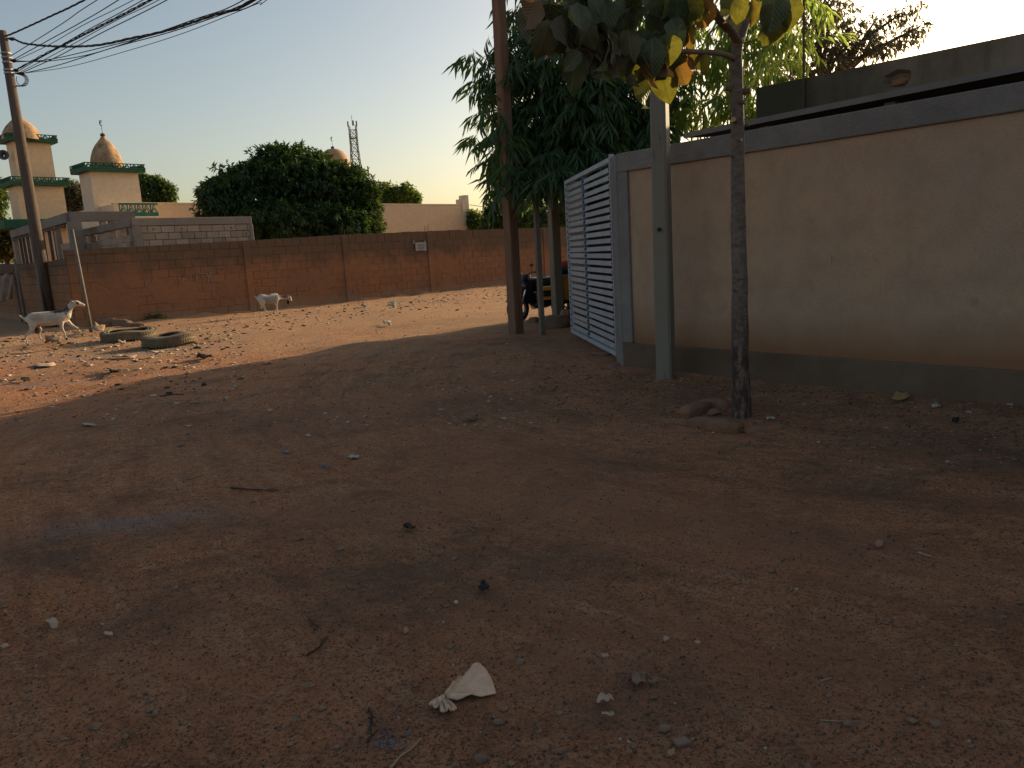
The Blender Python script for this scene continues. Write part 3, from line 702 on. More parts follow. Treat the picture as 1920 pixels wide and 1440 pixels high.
# ------------------------------------------------------------------ lattice mast far away
def mast():
    D = 150.0; top = P(660, 226, D); bot = P(676, 470, D); x0, y0 = bot.x, D
    r = empty('lattice_mast', (x0+.6, y0, 0)); tag(r, 'thin grey steel lattice telecom mast far behind the orange dome', 'mast')
    H = top.z; wb, wt = 3.6, 1.25
    def cor(k, z):
        f = min(1, z/(H*.82)); w = (wb+(wt-wb)*f)/2; return Vector(((-w, w, w, -w)[k], (-w, -w, w, w)[k], z))
    for k in range(4): MB().ring([(cor(k, 0), .11), (cor(k, H*.82), .09), (cor(k, H-.9), .08)], 4).build('leg', M['mast'], r)
    mb = MB(); z = 0; hgt = 2.6
    while z < H-2:
        z2 = min(z+hgt, H-.9)
        for k in range(4):
            k2 = (k+1) % 4
            mb.rod(cor(k, z), cor(k2, z2), .055, 3).rod(cor(k2, z), cor(k, z2), .055, 3)
            mb.rod(cor(k, z2), cor(k2, z2), .05, 3)
        z = z2; hgt = max(1.3, hgt*.94)
    o = mb.build('bracing', M['mast'], r); o['kind'] = 'stuff'
    mb = MB(); mb.rod((0, 0, H-1), (0, 0, H+.9), .05).rod((-.7, 0, H-3.2), (.7, 0, H-3.2), .12)
    mb.build('top_platform', M['mast'], r)
    for (x, z, h) in ((-.8, H-1.1, 1.0), (.8, H-1.1, 1.0), (.2, H-.9, .9), (2.2, H*.62, 1.9), (-1.6, H*.65, .6)):
        MB().bbox(x-.13, x+.13, -.1, .1, z, z+h, .03).build('antenna', M['mast'], r)
mast()

# ------------------------------------------------------------------ left power pole, props and cables
PP = G(97, 612); PP.z = 0
pr = empty('wooden_power_pole', PP); tag(pr, 'tall leaning dark wooden power pole carrying the bundle of cables, behind the left goat', 'utility pole')
ptop = V(4, 58, PP, azd(60)); lean = ptop-PP
MB().ring([((0, 0, -.3), .2), (lean*.33, .17), (lean*.66, .145), (lean, .11)], 10).build('shaft', M['polewood'], pr, True)
for k, v_ in enumerate((100, 108, 117, 131, 137)):
    q = lean*((V(10, v_, PP, azd(60)).z)/lean.z)
    MB().lathe([(.135, -.02), (.14, -.02), (.14, .02), (.135, .02)], 10, Matrix.Translation(q)).build('steel_band', M['slat'], pr)
for u, v_ in ((22, 73), (25, 114), (29, 132), (40, 138)):
    q = V(u, v_, PP, azd(60))-PP; b0 = lean*(q.z/lean.z)
    MB().ring([(b0, .02), (b0.lerp(q, .55), .02), (q, .055), (q+Vector((.1, 0, .0)), .035)], 7).build('insulator', M['iron'], pr)
mb = MB()
for k in range(4):
    c0 = V(28+k*4, 138, PP, azd(60))-PP; pts = []
    for i in range(11):
        a = i/10*math.pi*1.7; pts.append((c0+Vector((.28*math.sin(a)*(1-.12*k), 0, -.30*(1-math.cos(a))*.6)), .01))
    mb.ring(pts, 4)
mb.build('wire_tails', M['cable'], pr)
st = G(87, 614); st.z = 0
so = empty('prop_post', st); tag(so, 'thin pale pole leaning against the wooden power pole', 'pole')
t_ = V(64, 470, PP, azd(60)); MB().ring([((0, 0, -.2), .05), (t_-st, .042)], 8).build('shaft', M['postgrey'], so, True)
pg = G(172, 622); pg.z = 0
pb = empty('thin_wall_post', pg); tag(pb, 'thin pale post standing at the corner of the mud wall, right of the power pole', 'pole')
t_ = V(135, 430, pg, azd(60)); MB().ring([((0, 0, -.2), .055), (t_-pg, .04)], 8).build('shaft', M['postgrey'], pb, True)
pg2 = G(50, 608); pg2.z = 0
pb2 = empty('thin_wall_post', pg2); tag(pb2, 'thin pale post left of the power pole, beside the ragged sheet', 'pole')
t_ = V(27, 485, pg2, azd(60)); MB().ring([((0, 0, -.2), .05), (t_-pg2, .04)], 8).build('shaft', M['postgrey'], pb2, True)

# cables: a span from the pole to another one behind the viewer's right shoulder
P2 = G(968, 623); P2.z = 0; CD = (P2-PP); CD.z = 0; CD.normalize()
def cpt(u, v): return V(u, v, PP, CD)
def smooth_path(ps, n=8):
    out = []
    for i in range(len(ps)-1):
        p0, p1, p2, p3 = ps[max(0, i-1)], ps[i], ps[i+1], ps[min(len(ps)-1, i+2)]
        for k in range(n):
            t = k/n; out.append(.5*((2*p1)+(p2-p0)*t+(2*p0-5*p1+4*p2-p3)*t*t+(3*p1-p0-3*p2+p3)*t**3))
    out.append(ps[-1]); return out
CABLES = [  # (pixel way-points, radius, twisted strands)
    ([(4, 70), (30, 60), (100, 28), (158, 0)], .02, 3, 'thick twisted cable leaving the pole top, uppermost of the bundle'),
    ([(14, 109), (60, 80), (120, 42), (182, 0)], .011, 1, 'thin cable second from the top of the bundle, sloping up steeply'),
    ([(25, 112), (90, 76), (150, 43), (222, 0)], .012, 1, 'thin cable third from the top of the bundle'),
    ([(30, 113), (90, 85), (160, 45), (250, 0)], .009, 1, 'fine cable fourth from the top of the bundle'),
    ([(33, 128), (75, 108), (165, 56), (268, 0)], .011, 1, 'thin cable in the middle of the bundle, upper strand of the crossing group'),
    ([(32, 130), (90, 98), (190, 47), (280, 0)], .02, 2, 'thick twisted cable in the middle of the bundle'),
    ([(36, 132), (95, 98), (200, 45), (286, 0)], .011, 1, 'thin cable just under the thick middle one'),
    ([(40, 134), (100, 103), (215, 40), (298, 0)], .009, 1, 'fine cable running below the middle group'),
    ([(44, 135), (110, 105), (190, 62), (313, 0)], .012, 1, 'thin cable lowest of the steep group'),
    ([(18, 72), (28, 74), (50, 82), (110, 87), (180, 85), (245, 72), (310, 58), (395, 30), (475, -1)], .026, 3, 'thickest twisted cable sagging low across the sky'),
    ([(30, 114), (85, 115), (160, 104), (240, 80), (360, 38), (460, -2)], .012, 1, 'thin cable running just above the sagging twisted one'),
    ([(28, 116), (90, 112), (180, 92), (300, 62), (400, 30), (478, 1)], .012, 1, 'thin cable crossing the sagging twisted one'),
    ([(46, 137), (110, 122), (210, 90), (320, 60), (420, 26), (490, 0)], .012, 1, 'thin cable underneath the sagging twisted one'),
    ([(47, 137), (130, 125), (240, 95), (350, 60), (480, 8), (500, 0)], .008, 1, 'finest cable lowest of all in the sky'),
]
for pts, r_, tw, lb in CABLES:
    ws = [cpt(u, v) for u, v in pts]
    # carry on past the frame to the next pole at the same slope, easing up to its top
    a, b = ws[-2], ws[-1]; s = b-a; hor = math.hypot(s.x, s.y); left = (P2-Vector((b.x, b.y, 0))).length
    sl_ = s.z/max(hor, .01)
    e = Vector((P2.x, P2.y, min(9.1, max(8.2, b.z+sl_*left)))); ws.append(b.lerp(e, .5)+Vector((0, 0, .12))); ws.append(e)
    path = smooth_path(ws, 10)
    mb = MB()
    if tw == 1: mb.ring([(p, r_) for p in path], 5)
    else:
        fine = []
        for i in range(len(path)-1):
            n_ = max(1, int((path[i+1]-path[i]).length/.09))
            fine += [path[i].lerp(path[i+1], k/n_) for k in range(n_)]
        side = Vector((-CD.y, CD.x, 0)); acc = 0
        for t in range(tw):
            q = []
            for i, p in enumerate(fine):
                an = i*.09*8.0+2*math.pi*t/tw
                q.append((p+(side*math.cos(an)+Vector((0, 0, 1))*math.sin(an))*r_*.75, r_*.62))
            mb.ring(q, 4)
    o = mb.build('overhead_cable', M['cable']); tag(o, lb, 'cable', 'overhead cables leaving the wooden power pole')
# two faint wires beyond the mosque's right end
for dv in (0, 9):
    mb = MB(); mb.ring([(P(880, 384+dv, 60), .02), (P(930, 391+dv, 60), .02), (P(1010, 400+dv, 60), .02), (P(1200, 420+dv, 60), .02)], 4)
    o = mb.build('distant_wire', M['cable']); tag(o, ('upper' if dv == 0 else 'lower')+' faint wire in the gap right of the long cream hall', 'wire')

# ------------------------------------------------------------------ foliage helpers
def leaf_quads(centers, dirs, ups, L, Wd, fold=.25):
    """two folded quads per leaf; returns verts, faces. centers = leaf base"""
    n = len(centers); d = dirs/np.linalg.norm(dirs, axis=1, keepdims=True)
    s = np.cross(d, ups); s /= (np.linalg.norm(s, axis=1, keepdims=True)+1e-9); nn = np.cross(s, d)
    L = np.asarray(L).reshape(-1, 1)*np.ones((n, 1)); Wd = np.asarray(Wd).reshape(-1, 1)*np.ones((n, 1))
    b = centers; mid = centers+d*L*.45; tip = centers+d*L-nn*L*.12
    l = mid-s*Wd*.5+nn*Wd*fold; r = mid+s*Wd*.5+nn*Wd*fold
    v = np.stack([b, r, tip, l], 1).reshape(-1, 3)
    i = np.arange(n)*4
    f = np.concatenate([np.stack([i, i+1, i+2], 1), np.stack([i, i+2, i+3], 1)])
    return v, f
def rand_dirs(n, rng): v = rng.normal(size=(n, 3)); return v/np.linalg.norm(v, axis=1, keepdims=True)
def crown(name, lobes, n, k, L, Wd, mat, parent, seed, droop=.4, shell=.55, clumpr=.25):
    """lobes [(centre, radii)]; rosettes of k leaves in the outer shell of each lobe"""
    rng = np.random.default_rng(seed); cs = []; ds = []
    vols = np.array([r[0]*r[1]+r[1]*r[2]+r[0]*r[2] for c, r in lobes]); vols /= vols.sum()
    for (c, r), fr in zip(lobes, vols):
        m = max(3, int(n*fr)); u = rand_dirs(m, rng); t = (shell+(1-shell)*rng.random((m, 1))**.6)
        wob = 1+.12*np.array([noise.noise(Vector(q*2.6)+Vector((seed, 0, 0))) for q in u]).reshape(-1, 1)*2
        p = np.array(c)+u*np.array(r)*t*wob
        for j in range(k):
            dd = rand_dirs(m, rng)*.9+u*.5; dd[:, 2] -= droop
            ds.append(dd); cs.append(p+rand_dirs(m, rng)*clumpr*rng.random((m, 1)))
    C = np.concatenate(cs); D = np.concatenate(ds); up = rand_dirs(len(C), rng)*.5+np.array([0, 0, 1.0])
    Ls = L*(.7+.6*rng.random(len(C))); v, f = leaf_quads(C, D, up, Ls, Ls*Wd/L)
    keep = v[:, 2].reshape(-1, 4).min(1) > .05
    o = link(name, np_mesh(name, v, f), parent, mat); o['kind'] = 'stuff'; return o
def tree(name, label, base, lobes, n, k, L, Wd, mat, seed, trunk_r=.16, cat='tree', group=None, droop=.4, shell=.55, clumpr=.25, limbs=5):
    r = empty(name, (base[0], base[1], 0)); tag(r, label, cat, group); b = Vector((base[0], base[1], 0))
    lo = [((c[0]-b.x, c[1]-b.y, c[2]), rr) for c, rr in lobes]
    crown('crown', lo, n, k, L, Wd, mat, r, seed, droop, shell, clumpr)
    rnd = random.Random(seed); mb = MB(); cz = min(c[2]-rr[2]*.6 for c, rr in lo); cz = max(.8, cz)
    mb.ring([((0, 0, -.2), trunk_r*1.25), ((0, 0, .3), trunk_r), ((rnd.uniform(-.1, .1), rnd.uniform(-.1, .1), cz), trunk_r*.8)], 8)
    mb.build('trunk', M['twigbark'], r, True)
    mb = MB()
    for c, rr in lo[:limbs*2]:
        a = Vector((0, 0, cz-.1)); e = Vector(c)
        mb.ring([(a, trunk_r*.6), (a.lerp(e, .5)+Vector((rnd.uniform(-.2, .2), rnd.uniform(-.2, .2), .2)), trunk_r*.35), (e+Vector((0, 0, rr[2]*.4)), trunk_r*.12)], 5)
    mb.build('limbs', M['twigbark'], r, True)
    return r
def lobes_px(lst, y):
    out = []
    for (u, v, ru, rv, dy) in lst:
        p = P(u, v, y+dy); k = (y+dy)/FPX*1.03; out.append(((p.x, p.y, p.z), (ru*k, ru*k*.9, rv*k)))
    return out
# big mango tree
lb = lobes_px([(545, 350, 90, 70, 0), (470, 370, 80, 60, -.5), (420, 385, 48, 50, 0), (620, 370, 80, 62, .5), (670, 390, 44, 52, 0), (512, 300, 30, 28, 0), (565, 305, 34, 28, .5), (480, 325, 34, 22, 0),
               (640, 330, 40, 22, .5), (690, 360, 22, 26, 0), (400, 365, 26, 26, 0), (445, 340, 34, 22, .5), (600, 310, 26, 18, .5), (540, 420, 120, 45, -.8), (640, 425, 70, 38, -.8), (430, 420, 50, 35, -.5), (690, 415, 26, 28, .2), (535, 290, 16, 14, 0)], 33.5)
tree('mango_tree', 'broad dense dark green mango tree between the block room and the cream hall', (lb[0][0][0], 33.8), lb, 6800, 8, .24, .085, M['mango'], 11, .25, droop=.55, shell=.5, clumpr=.12)
# smaller trees beyond
def btree(label, lst, y, n, mat, seed, L=.28, k=6, name='background_tree', group='trees beyond the walls', **kw):
    l = lobes_px(lst, y); return tree(name, label, (l[0][0][0], l[0][0][1]), l, n, k, L, L*.38, mat, seed, .16, group=group, **kw)
btree('bushy tree just right of the pointed-dome minaret', [(285, 360, 28, 26, 0), (262, 345, 14, 18, 0), (305, 362, 20, 20, 0), (290, 345, 14, 12, 0), (315, 372, 14, 12, 0)], 47, 700, M['midleaf'], 21)
btree('dark tree in the gap between the two minarets', [(140, 366, 22, 18, 0), (130, 352, 12, 12, 0), (152, 372, 14, 12, 0), (140, 385, 20, 16, 0)], 44, 500, M['brownleaf'], 22)
btree('golden sunlit tree low at the far left edge behind the mud wall', [(5, 450, 26, 32, 0), (-25, 440, 40, 40, 0), (22, 462, 12, 18, 0)], 41, 900, M['goldleaf'], 23)
btree('dark tree at the left edge beside the tall minaret', [(-8, 370, 18, 34, 0), (-20, 350, 20, 30, 0)], 48, 400, M['midleaf'], 24)
btree('light green tree just over the cream hall, touching the mango tree', [(720, 360, 18, 14, 0), (708, 365, 14, 16, 0), (725, 372, 18, 12, 0)], 58, 450, M['lightleaf'], 25)
btree('light green tree over the middle of the cream hall', [(757, 362, 20, 14, 0), (775, 372, 12, 10, 0), (745, 368, 12, 12, 0)], 58, 450, M['lightleaf'], 26)
btree('pale bush in the gap right of the cream hall', [(888, 415, 12, 16, 0), (896, 424, 14, 12, 0), (882, 404, 6, 8, 0)], 50, 260, M['lightleaf'], 27, name='background_bush')
btree('rounded green tree over the mud wall, left of the square post', [(940, 398, 28, 28, 0), (925, 414, 20, 18, 0), (950, 375, 18, 16, 0), (965, 405, 24, 26, 0), (975, 385, 20, 20, 0)], 46, 1100, M['midleaf'], 28)
btree('wide low green tree over the mud wall, seen between the posts', [(1010, 405, 36, 26, 0), (1050, 408, 40, 26, 0), (1000, 420, 60, 16, 0), (1085, 400, 40, 34, 0)], 48, 1300, M['midleaf'], 29)
# far tree-line that closes the horizon outside the frame too
rng = np.random.default_rng(5); lob = []
for k in range(60):
    a = rad(-70+k*3.2+rng.uniform(-1, 1)); d_ = rng.uniform(110, 150)
    lob.append(((d_*math.sin(a), d_*math.cos(a), 2.0), (5, 5, 2.6)))
o = crown('far_treeline', lob, 2600, 4, 1.1, .5, M['midleaf'], None, 6, clumpr=.8); tag(o, 'distant low tree line on the horizon', 'trees', kind='stuff')
# brownish tree over the house at the upper right
lb = lobes_px([(1560, 60, 55, 55, 0), (1540, 10, 50, 40, 0), (1600, 90, 45, 30, 0), (1500, 90, 40, 40, 0), (1650, 90, 34, 16, 0), (1690, 72, 30, 14, 0), (1725, 55, 26, 12, 0), (1690, 30, 28, 12, 0),
               (1640, 50, 26, 22, 0), (1470, 140, 50, 34, 0), (1560, 120, 40, 20, 0), (1575, -60, 60, 50, 1), (1500, -30, 50, 40, 1), (1720, 10, 12, 8, 0)], 19)
tree('shade_tree', 'open brownish tree with hanging dry leaves rising over the dark parapet', (lb[0][0][0], 19.5), lb, 800, 8, .14, .05, M['brownleaf'], 31, .16, droop=1.0, shell=.2, clumpr=.16)

# ------------------------------------------------------------------ bamboo
def spray_mesh(seed, n=9, L=.34):
    """a drooping twig with long narrow blades"""
    rng = np.random.default_rng(seed); bs = []; ds = []
    tl = .40
    for i in range(n):
        t = (i+1)/n*tl; a = rng.uniform(0, 2*math.pi)
        bs.append((t*.85, .02*math.sin(a), -t*t*.9)); sd = (1 if i % 2 else -1)
        ds.append((.75+rng.uniform(-.2, .2), sd*rng.uniform(.25, .8), -rng.uniform(.5, 1.3)))
    b = np.array(bs); d_ = np.array(ds); up = np.tile([0, 0, 1.0], (n, 1))+rand_dirs(n, rng)*.4
    Ls = L*(.6+.6*rng.random(n)); v, f = leaf_quads(b, d_, up, Ls, Ls*.145, .2)
    v2 = np.array([[0, 0, 0], [.006, .006, 0], [tl*.85, 0, -tl*tl*.9]]); f2 = np.array([[0, 1, 2]])
    m = np_mesh('leaf_spray', np.concatenate([v, v2]), np.concatenate([f, f2+len(v)])); m.materials.append(M['bamboo'] if seed < 200 else M['bamboolight']); return m
SPR = [spray_mesh(100+i) for i in range(8)]+[spray_mesh(200+i) for i in range(8)]
SPR_V = []
for m in SPR:
    a = np.zeros(len(m.vertices)*3); m.vertices.foreach_get('co', a); fs = np.array([tuple(p.vertices) for p in m.polygons]); SPR_V.append((a.reshape(-1, 3), fs))
def bamboo(label, base, culms, blobs, nparts, seed, light=0):
    """blobs [(centre, radii, count)]"""
    r = empty('bamboo_clump', (base[0], base[1], 0)); tag(r, label, 'bamboo'); b = Vector((base[0], base[1], 0)); rng = np.random.default_rng(seed)
    for i, pts in enumerate(culms):
        ps = smooth_path([Vector(p)-b for p in pts], 5); N_ = len(ps)
        MB().ring([(p, .024*(1-.8*k/N_)) for k, p in enumerate(ps)], 6).build('culm', M['culm'], r, True)
    mats = []
    for c, rr, cnt in blobs:
        u = rand_dirs(cnt, rng); t = rng.random(cnt)**.42
        for i in range(cnt):
            p = Vector(c)-b+Vector(u[i]*np.array(rr)*t[i])
            out = Vector((u[i][0], u[i][1], 0)); az = math.atan2(out.y, out.x)+rng.normal()*.8
            X = Matrix.Translation(p) @ Matrix.Rotation(az, 4, 'Z') @ Matrix.Rotation(rng.uniform(-.3, .9), 4, 'Y') @ Matrix.Rotation(rng.uniform(-.5, .5), 4, 'X') @ Matrix.Scale(rng.uniform(.75, 1.2), 4)
            mats.append((X, int(rng.integers(8))+8*light, (p+b).length))
    mats.sort(key=lambda q: q[2])
    for X, k, d_ in mats[:nparts]:
        o = bpy.data.objects.new('leaf_spray', SPR[k]); COL.objects.link(o); o.parent = r; o.matrix_local = X
    vs = []; fs = []; off = 0
    for X, k, d_ in mats[nparts:]:
        A = np.array(X); v, f = SPR_V[k]; vs.append(v @ A[:3, :3].T + A[:3, 3]); fs.append(f+off); off += len(v)
    if vs:
        o = link('foliage', np_mesh('foliage', np.concatenate(vs), np.concatenate(fs)), r, M['bamboolight' if light else 'bamboo']); o['kind'] = 'stuff'
def bl(u, v, y, ru, rv, cnt, dr=None):
    p = P(u, v, y); k = y/FPX; return ((p.x, p.y, p.z), (ru*k, (dr or ru*.8*k), rv*k), cnt)
B1 = (1.9, 16.2)
bm1 = [bl(1090, 212, 14.8, 110, 85, 379, 1.2), bl(1010, 272, 15.0, 70, 52, 142, .6), bl(955, 207, 15.0, 48, 70, 64, .55), bl(1160, 172, 15.2, 110, 100, 293, 1.2), bl(1050, 122, 14.8, 110, 70, 201, 1.1),
       bl(930, 137, 15.0, 42, 50, 34, .5), bl(985, 62, 15.0, 70, 60, 47, .8), bl(1100, 32, 16.0, 120, 80, 170, 1.2), bl(940, 287, 15.0, 34, 28, 25, .4), bl(1000, 314, 15.0, 55, 22, 64, .5), bl(1085, 292, 14.2, 75, 26, 115, .6),
       bl(1180, 252, 15.0, 60, 40, 122, .8), bl(1000, -8, 15.1, 60, 40, 16, .8), bl(1150, -68, 16.0, 160, 90, 146, 1.4), bl(958, 344, 15.0, 16, 12, 6, .2), bl(900, 257, 15.0, 14, 16, 4, .2), bl(888, 102, 15.0, 14, 16, 4, .2), bl(1060, 302, 15.5, 90, 30, 122, .8), bl(1018, 325, 13.5, 40, 16, 46, .3), bl(1060, 320, 13.9, 34, 18, 40, .3), bl(945, 270, 13.8, 30, 40, 14, .3), bl(950, 330, 13.7, 24, 30, 14, .2), bl(930, 200, 13.9, 20, 40, 8, .2)]
cul = []
rnd = random.Random(8)
for k in range(16):
    u, v = rnd.choice([(940, 200), (1000, 120), (1080, 80), (1150, 40), (1050, 180), (1200, 60), (960, 280), (1100, -60), (1250, 0)])
    e = P(u+rnd.uniform(-40, 40), v+rnd.uniform(-40, 40), 15.2+rnd.uniform(-.8, 1)); a = Vector((B1[0]+rnd.uniform(-.5, .5), B1[1]+rnd.uniform(-.4, .5), -.1))
    cul.append([a, a.lerp(e, .5)+Vector((.3, 0, .9)), e])
bamboo('large dark bamboo clump hanging over the gate and posts', B1, cul, bm1, 190, 41)
B2 = (4.3, 15.8)
bm2 = [bl(1300, 115, 15.5, 80, 90, 75, 1.2), bl(1420, 105, 15.2, 90, 90, 85, 1.2), bl(1260, 185, 15.5, 45, 45, 30, .9), bl(1340, 200, 15.0, 90, 35, 47, 1.0), bl(1480, 45, 15.0, 70, 60, 45, 1.0), bl(1350, 5, 16, 130, 70, 85, 1.3),
       bl(1420, 185, 14.6, 60, 25, 27, .7), bl(1230, 75, 16, 60, 80, 45, 1.0), bl(1450, -75, 16, 130, 60, 60, 1.3)]
cul = []
for k in range(15):
    u = rnd.uniform(1255, 1480); a0 = V(u, 260, Vector((0, 15.5, 0)), (1, 0)); a = Vector((a0.x, 15.2+rnd.uniform(-.5, .8), -.1))
    e = P(u+rnd.uniform(-50, 50), rnd.uniform(-60, 60), 15.5); cul.append([a, a.lerp(e, .55)+Vector((rnd.uniform(-.1, .1), 0, .3)), e])
bamboo('sparse bright backlit bamboo behind the wall, right of the grey post', B2, cul, bm2, 100, 42, 1)

# ------------------------------------------------------------------ plastered compound wall on the right
C1 = G(1193, 697); C1.z = 0; Cn = G(1925, 776); Cn.z = 0; RD = (Cn-C1).normalized()
C1 = V(1170, 600, C1, RD); C1.z = 0
# local x runs from the corner towards the viewer, local y to the left of that = behind the wall
RL = 16.0
pw = empty('compound_wall', mw=frame(C1, RD)); tag(pw, 'high beige plastered compound wall with grey coping along the right of the road', 'wall')
RN = Vector((RD.y, -RD.x, 0)); 
if RN.y > 0: RN = -RN
sgn = 1 if (pw.matrix_world.to_3x3() @ Vector((0, 1, 0))).dot(RN) < 0 else -1   # +y local is away from the street when sgn=1
def lw(u, v, off=0.0): q = V(u, v, C1-RN*off, RD); return pw.matrix_world.inverted() @ q
ztop = lw(1500, 228).z; zcop = lw(1300, 290).z; zpl = lw(1500, 665).z
0 and print('wall z', ztop, zcop, zpl, lw(1185, 272), lw(1195, 301), lw(1190, 643), lw(1900, 165), lw(1900, 213), lw(1900, 690), 'sgn', sgn)
Y = lambda a, b: (min(a*sgn, b*sgn), max(a*sgn, b*sgn))
ya, yb = Y(0, .2)
x0w = lw(1183, 400).x
ppx = lw(1184, 480).x
mb = MB()
N_ = 60   # rendered face in gentle waves
for i in range(N_):
    for j in range(8): pass
mb.box(ppx, RL, ya, yb, -.2, ztop-.21); mb.build('plaster_panel', M['plaster'], pw)
ya, yb = Y(-.035, .235)
MB().bbox(.0, RL, ya, yb, ztop-.208, ztop, .008).build('coping', M['cement'], pw)
ya, yb = Y(-.045, .2)
MB().bbox(0, RL, ya, yb, -.2, zpl, .012).build('plinth', M['plinth'], pw)
ya, yb = Y(-.035, .2)
MB().bbox(0, ppx, ya, yb, zpl+.002, ztop-.21, .008).build('corner_pilaster', M['cement'], pw)
# chamfered corner pier beside the gate
GN = G(1160, 668, .12); GF = G(1074, 625, .10)
cp = empty('gate_pier', mw=frame(C1, (Vector((GN.x, GN.y, 0))-C1))); tag(cp, 'rough grey cement pier between the slatted gate and the beige wall', 'pier')
gl = (Vector((GN.x, GN.y, 0))-C1).length
s2 = 1 if (cp.matrix_world.to_3x3() @ Vector((0, 1, 0))).x > 0 else -1
y0_, y1_ = (min(-.035*s2, .3*s2), max(-.035*s2, .3*s2))
ct = V(1165, 281, C1, (Vector((GN.x, GN.y, 0))-C1)).z
MB().bbox(.0, gl-.03, y0_, y1_, -.2, ztop-.003, .012).build('shaft', M['cement'], cp)
bm = MB(); bm.blob((.1, -.12*s2, .0), (.45, .16, .07), 2, .5, 3, 4); bm.build('mortar_heap', M['stone'], cp, True)

# gate leaf of horizontal slats
GV = Vector((GF.x-GN.x, GF.y-GN.y, 0)); GL = GV.length; gzb = .12; gzt = V(1155, 290, Vector((GN.x, GN.y, 0)), GV).z
ga = empty('slatted_gate', mw=frame((GN.x, GN.y, 0), GV)); tag(ga, 'tall gate of pale horizontal slats on a blue steel frame', 'gate')
def gx(u): q = ga.matrix_world.inverted() @ V(u, 480, Vector((GN.x, GN.y, 0)), GV); return q.x
xm = gx(1101)
MB().box(.0, .05, -.03, .03, gzb, gzt).build('hinge_stile', M['blueframe'], ga)
MB().box(-.03, -.004, -.02, .04, gzb, gzt+.03).build('jamb', M['paleframe'], ga)
MB().box(xm-.025, xm+.025, -.03, .03, gzb+.06, gzt-.06).build('middle_stile', M['blueframe'], ga)
MB().box(GL-.06, GL, -.03, .03, gzb, gzt).build('end_stile', M['paleframe'], ga)
MB().box(.05, GL-.06, -.03, .03, gzt-.055, gzt).build('top_rail', M['paleframe'], ga)
MB().box(.05, GL-.06, -.03, .03, gzb, gzb+.055).build('bottom_rail', M['paleframe'], ga)
ns = 24; pitch = (gzt-gzb-.16)/ns; clips = MB()
side = 1 if (ga.matrix_world.to_3x3() @ Vector((0, 1, 0))).x < 0 else -1
for (a, b) in ((.065, xm-.04), (xm+.04, GL-.075)):
    me = MB().bbox(a, b, -.008, .008, 0, pitch*.66, .003).mesh('slat'); me.materials.append(M['slat'])
    for k in range(ns):
        o = bpy.data.objects.new('slat', me); COL.objects.link(o); o.parent = ga; zk = gzb+.085+k*pitch
        o.matrix_local = Matrix.Translation((0, side*.02, zk)) @ Matrix.Rotation(rad(random.uniform(-.25, .25)), 4, 'Y') @ Matrix.Rotation(rad(12*side), 4, 'X')
        for e in (a, b): clips.box(e-.028, e+.012, side*.018-.014, side*.018+.014, zk+pitch*.18, zk+pitch*.46)
o = clips.build('slat_clips', M['iron'], ga); o['kind'] = 'stuff'
mb = MB()
for z in (gzt-.35, (gzt+gzb)/2-.1, gzb+.3): mb.rod((-.012, 0, z-.06), (-.012, 0, z+.06), .022, 8)
mb.build('hinges', M['blueframe'], ga)
# compound wall continuing beyond the gate, away along the far road
CW0 = Vector((GF.x+.06, GF.y+.12, 0)); CW1 = Vector((1.9, 18.6, 0))
gw = empty('compound_return_wall', mw=frame(CW0, CW1-CW0)); tag(gw, 'beige compound wall hidden behind the gate, leading to the far corner', 'wall')
lg = (CW1-CW0).length
MB().box(0, lg, -.2, 0, -.2, 2.35).build('plaster_panel', M['plaster'], gw); MB().bbox(0, lg, -.23, .03, 2.352, 2.52, .01).build('coping', M['cement'], gw)
sw = empty('compound_side_wall', mw=frame(CW1, azd(47))); tag(sw, 'beige compound wall running away along the sunlit far road', 'wall')
MB().box(0, 24, -.2, 0, -.2, 2.35).build('plaster_panel', M['plaster'], sw); MB().bbox(0, 24, -.23, .03, 2.352, 2.52, .01).build('coping', M['cement'], sw)
ih = empty('sunblock_house', mw=frame((3.1, 13.6, 0), azd(47))); tag(ih, 'unseen low brown house added behind the slatted gate to block the sun', 'building')  # unseen house, added to stop sun coming through the slats onto the road
MB().box(0, 5.5, -3.4, 2.2, -.1, 2.75).build('wall', simple('sunblock_wall', (.25, .15, .10), (.2, .12, .08), 2), ih)
MB().bbox(-.15, 5.65, -3.55, 2.2, 2.752, 2.9, .01).build('roof', M['roofsheet'], ih)

# lean-to roof and house behind the wall
def roofpt(u, v, off): return V(u, v, C1-RN*off, RD)
r0 = roofpt(1295, 247, .55); r1 = roofpt(1925, 119, .55)
rf = empty('lean_to_roof', mw=frame((r0.x, r0.y, 0), r1-r0)); tag(rf, 'grey sheet roof edge sloping up to the right just above the wall coping', 'roof')
Lr = Vector((r1.x-r0.x, r1.y-r0.y, 0)).length; dz = (r1.z-r0.z)/Lr; s3 = sgn; ext = 3.5
zq = lambda x: r0.z+dz*x
mb = MB(); xa, xb = -.1, Lr+ext; th = .055
v8 = []
for (x, y, z) in ((xa, 0, 0), (xb, 0, 0), (xb, 5*s3, .35), (xa, 5*s3, .35)): v8.append((x, y, zq(x)+z-th))
for (x, y, z) in ((xa, 0, 0), (xb, 0, 0), (xb, 5*s3, .35), (xa, 5*s3, .35)): v8.append((x, y, zq(x)+z))
mb.add(v8, [(3, 2, 1, 0), (4, 5, 6, 7), (0, 1, 5, 4), (1, 2, 6, 5), (2, 3, 7, 6), (3, 0, 4, 7)]); mb.build('roof_slab', M['roofsheet'], rf)
mb = MB()
for k in range(6):
    x = .8+k*1.3; yy = sorted((.12*s3, .24*s3)); mb.box(x, x+.1, yy[0], yy[1], 0, zq(x)-th-.02)
mb.build('roof_post', M['postgrey'], rf)
